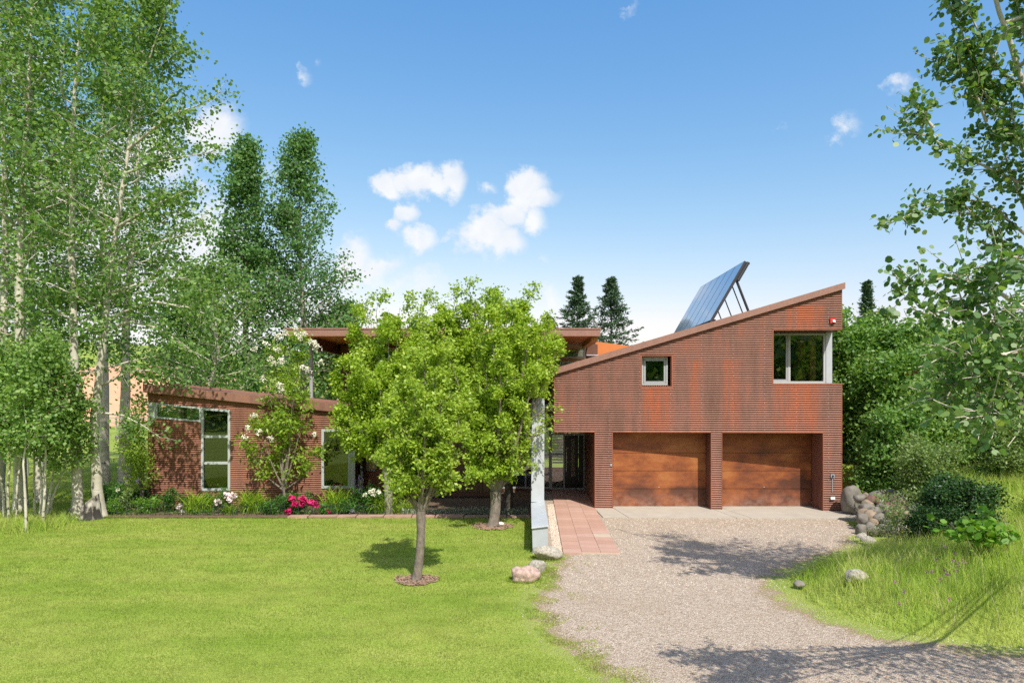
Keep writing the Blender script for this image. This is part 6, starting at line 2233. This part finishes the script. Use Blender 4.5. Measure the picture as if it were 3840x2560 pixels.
for k, (px, top, bot, hot, lab) in enumerate(((1329, 1793, 1850, 1, 'shortest lupin spike, nearest the corner window'), (1346, 1780, 1850, 1, 'pale purple lupin spike in the middle'), (1358, 1767, 1850, 1, 'tallest lupin spike, purple, before the dark angled wall'), (1385, 1798, 1850, 0, 'brown seeding lupin spike'), (1352, 1800, 1850, 0, 'seeding lupin spike in front of the tallest'))):
    Y = 20.75
    x_ = P(px, 0, Y).x
    zt_, zb2 = P(px, top, Y).z, P(px, bot, Y).z
    root = thing('lupin_spike', lab, 'flower', (x_, Y, 0), 'lupin spikes')
    b = Buf()
    b.tube([(x_ + .02, Y, 0), (x_, Y, zb2), (x_ + .01, Y, zt_)], [.008, .008, .003], 5)
    b.build('stem', 'stem_green', root)
    n = 150
    u = rng.uniform(0, 1, n)
    a = rng.uniform(0, 6.283, n)
    rad = .038 * (1.05 - u * .8)
    b = Buf()
    add_leaves(b, rng, np.stack([x_ + rad * np.cos(a), Y + rad * np.sin(a), zb2 + (zt_ - zb2) * u], -1), .032, DIA, up=.3)
    b.build('florets', 'petal_lilac' if hot else 'seed_tan', root)
b = Buf()
n = 5200
x = rng.uniform(-3.2, .45, n)
y = LAWN_BACK + .36 + np.abs(rng.normal(0, .22, n))
zz = rng.uniform(.02, .24, n) * (.5 + .5 * np.array([mnoise.noise((a * 1.6, 2.0, 1.0)) for a in x]) + .3).clip(.15, 1)
add_leaves(b, rng, np.stack([x, y, zz], -1), .05, NAR, up=.5)
tag(b.build('silver_ground_cover', 'leaf_silver'), kind='stuff')
b = Buf()
n = 4200
x = rng.uniform(-12.2, -3.4, n)
y = LAWN_BACK + .38 + rng.uniform(0, 1, n) ** 1.4 * 1.3
ck = np.array([mnoise.noise((a * 1.1, c * 1.5, 6.0)) for a, c in zip(x, y)]) > -.12
x, y = x[ck], y[ck]
add_leaves(b, rng, np.stack([x, y, rng.uniform(.03, .16, len(x))], -1), .07, NAR, up=.6)
tag(b.build('ground_cover', 'leaf_bed'), kind='stuff')

# ------------------------------------------------------------------ beyond the garden
ff_ = thing('rail_fence', 'weathered post and rail fence far across the meadow', 'fence', (-58, 80, 0))
for k in range(12):
    b = Buf()
    x_ = -62 + k * 2.6
    b.box(x_ - .09, x_ + .09, 79.9, 80.1, -.1, 1.35)
    b.build('post', 'fence_wood', ff_)
for z in (.55, 1.1):
    b = Buf()
    b.box(-62, -33.4, 79.82, 79.9, z, z + .14)
    b.build('rail', 'fence_wood', ff_)


def ridge(name, mat, x0_, x1_, y, depth, hmax, seed, n=70, m=14, sharp=.6):
    b_ = Buf()
    vv_, fq = [], []
    for j in range(m + 1):
        v_ = j / m
        for i in range(n + 1):
            u_ = i / n
            prof_ = math.sin(math.pi * u_) ** .55 * math.sin(math.pi * v_) ** .9
            hz = hmax * prof_ * (.78 + .4 * mnoise.noise((u_ * 4, v_ * 1.5, seed)) + .14 * mnoise.noise((u_ * 15, v_ * 6, seed)))
            vv_.append((x0_ + (x1_ - x0_) * u_, y + depth * v_, -1 + hz))
    for j in range(m):
        for i in range(n):
            a_ = j * (n + 1) + i
            fq.append((a_, a_ + 1, a_ + n + 2, a_ + n + 1))
    b_.add(vv_, fq)
    tag(b_.build(name, mat, smooth=True), kind='structure')


ridge('red_hill', 'hill_earth', -100, -12, 84, 55, 11.0, 3.3)
ridge('mountain', 'mountain_green', -2200, 900, 1900, 900, 190, 7.7)
# wooded valley side behind the viewer, seen only as reflections in the glass
b = Buf()
rng = np.random.default_rng(950)
n = 26000
x = rng.uniform(-110, 110, n)
y = -rng.uniform(36, 85, n)
z = height(x, y) + rng.uniform(0, 1, n) ** .7 * (9.5 + 4 * np.abs(np.sin(x * .21) * np.cos(y * .17 + x * .05)))
add_leaves(b, rng, np.stack([x, y, z], -1), 1.6, KITE, up=.3)
tag(b.build('far_wood', 'leaf_oak'), kind='stuff')
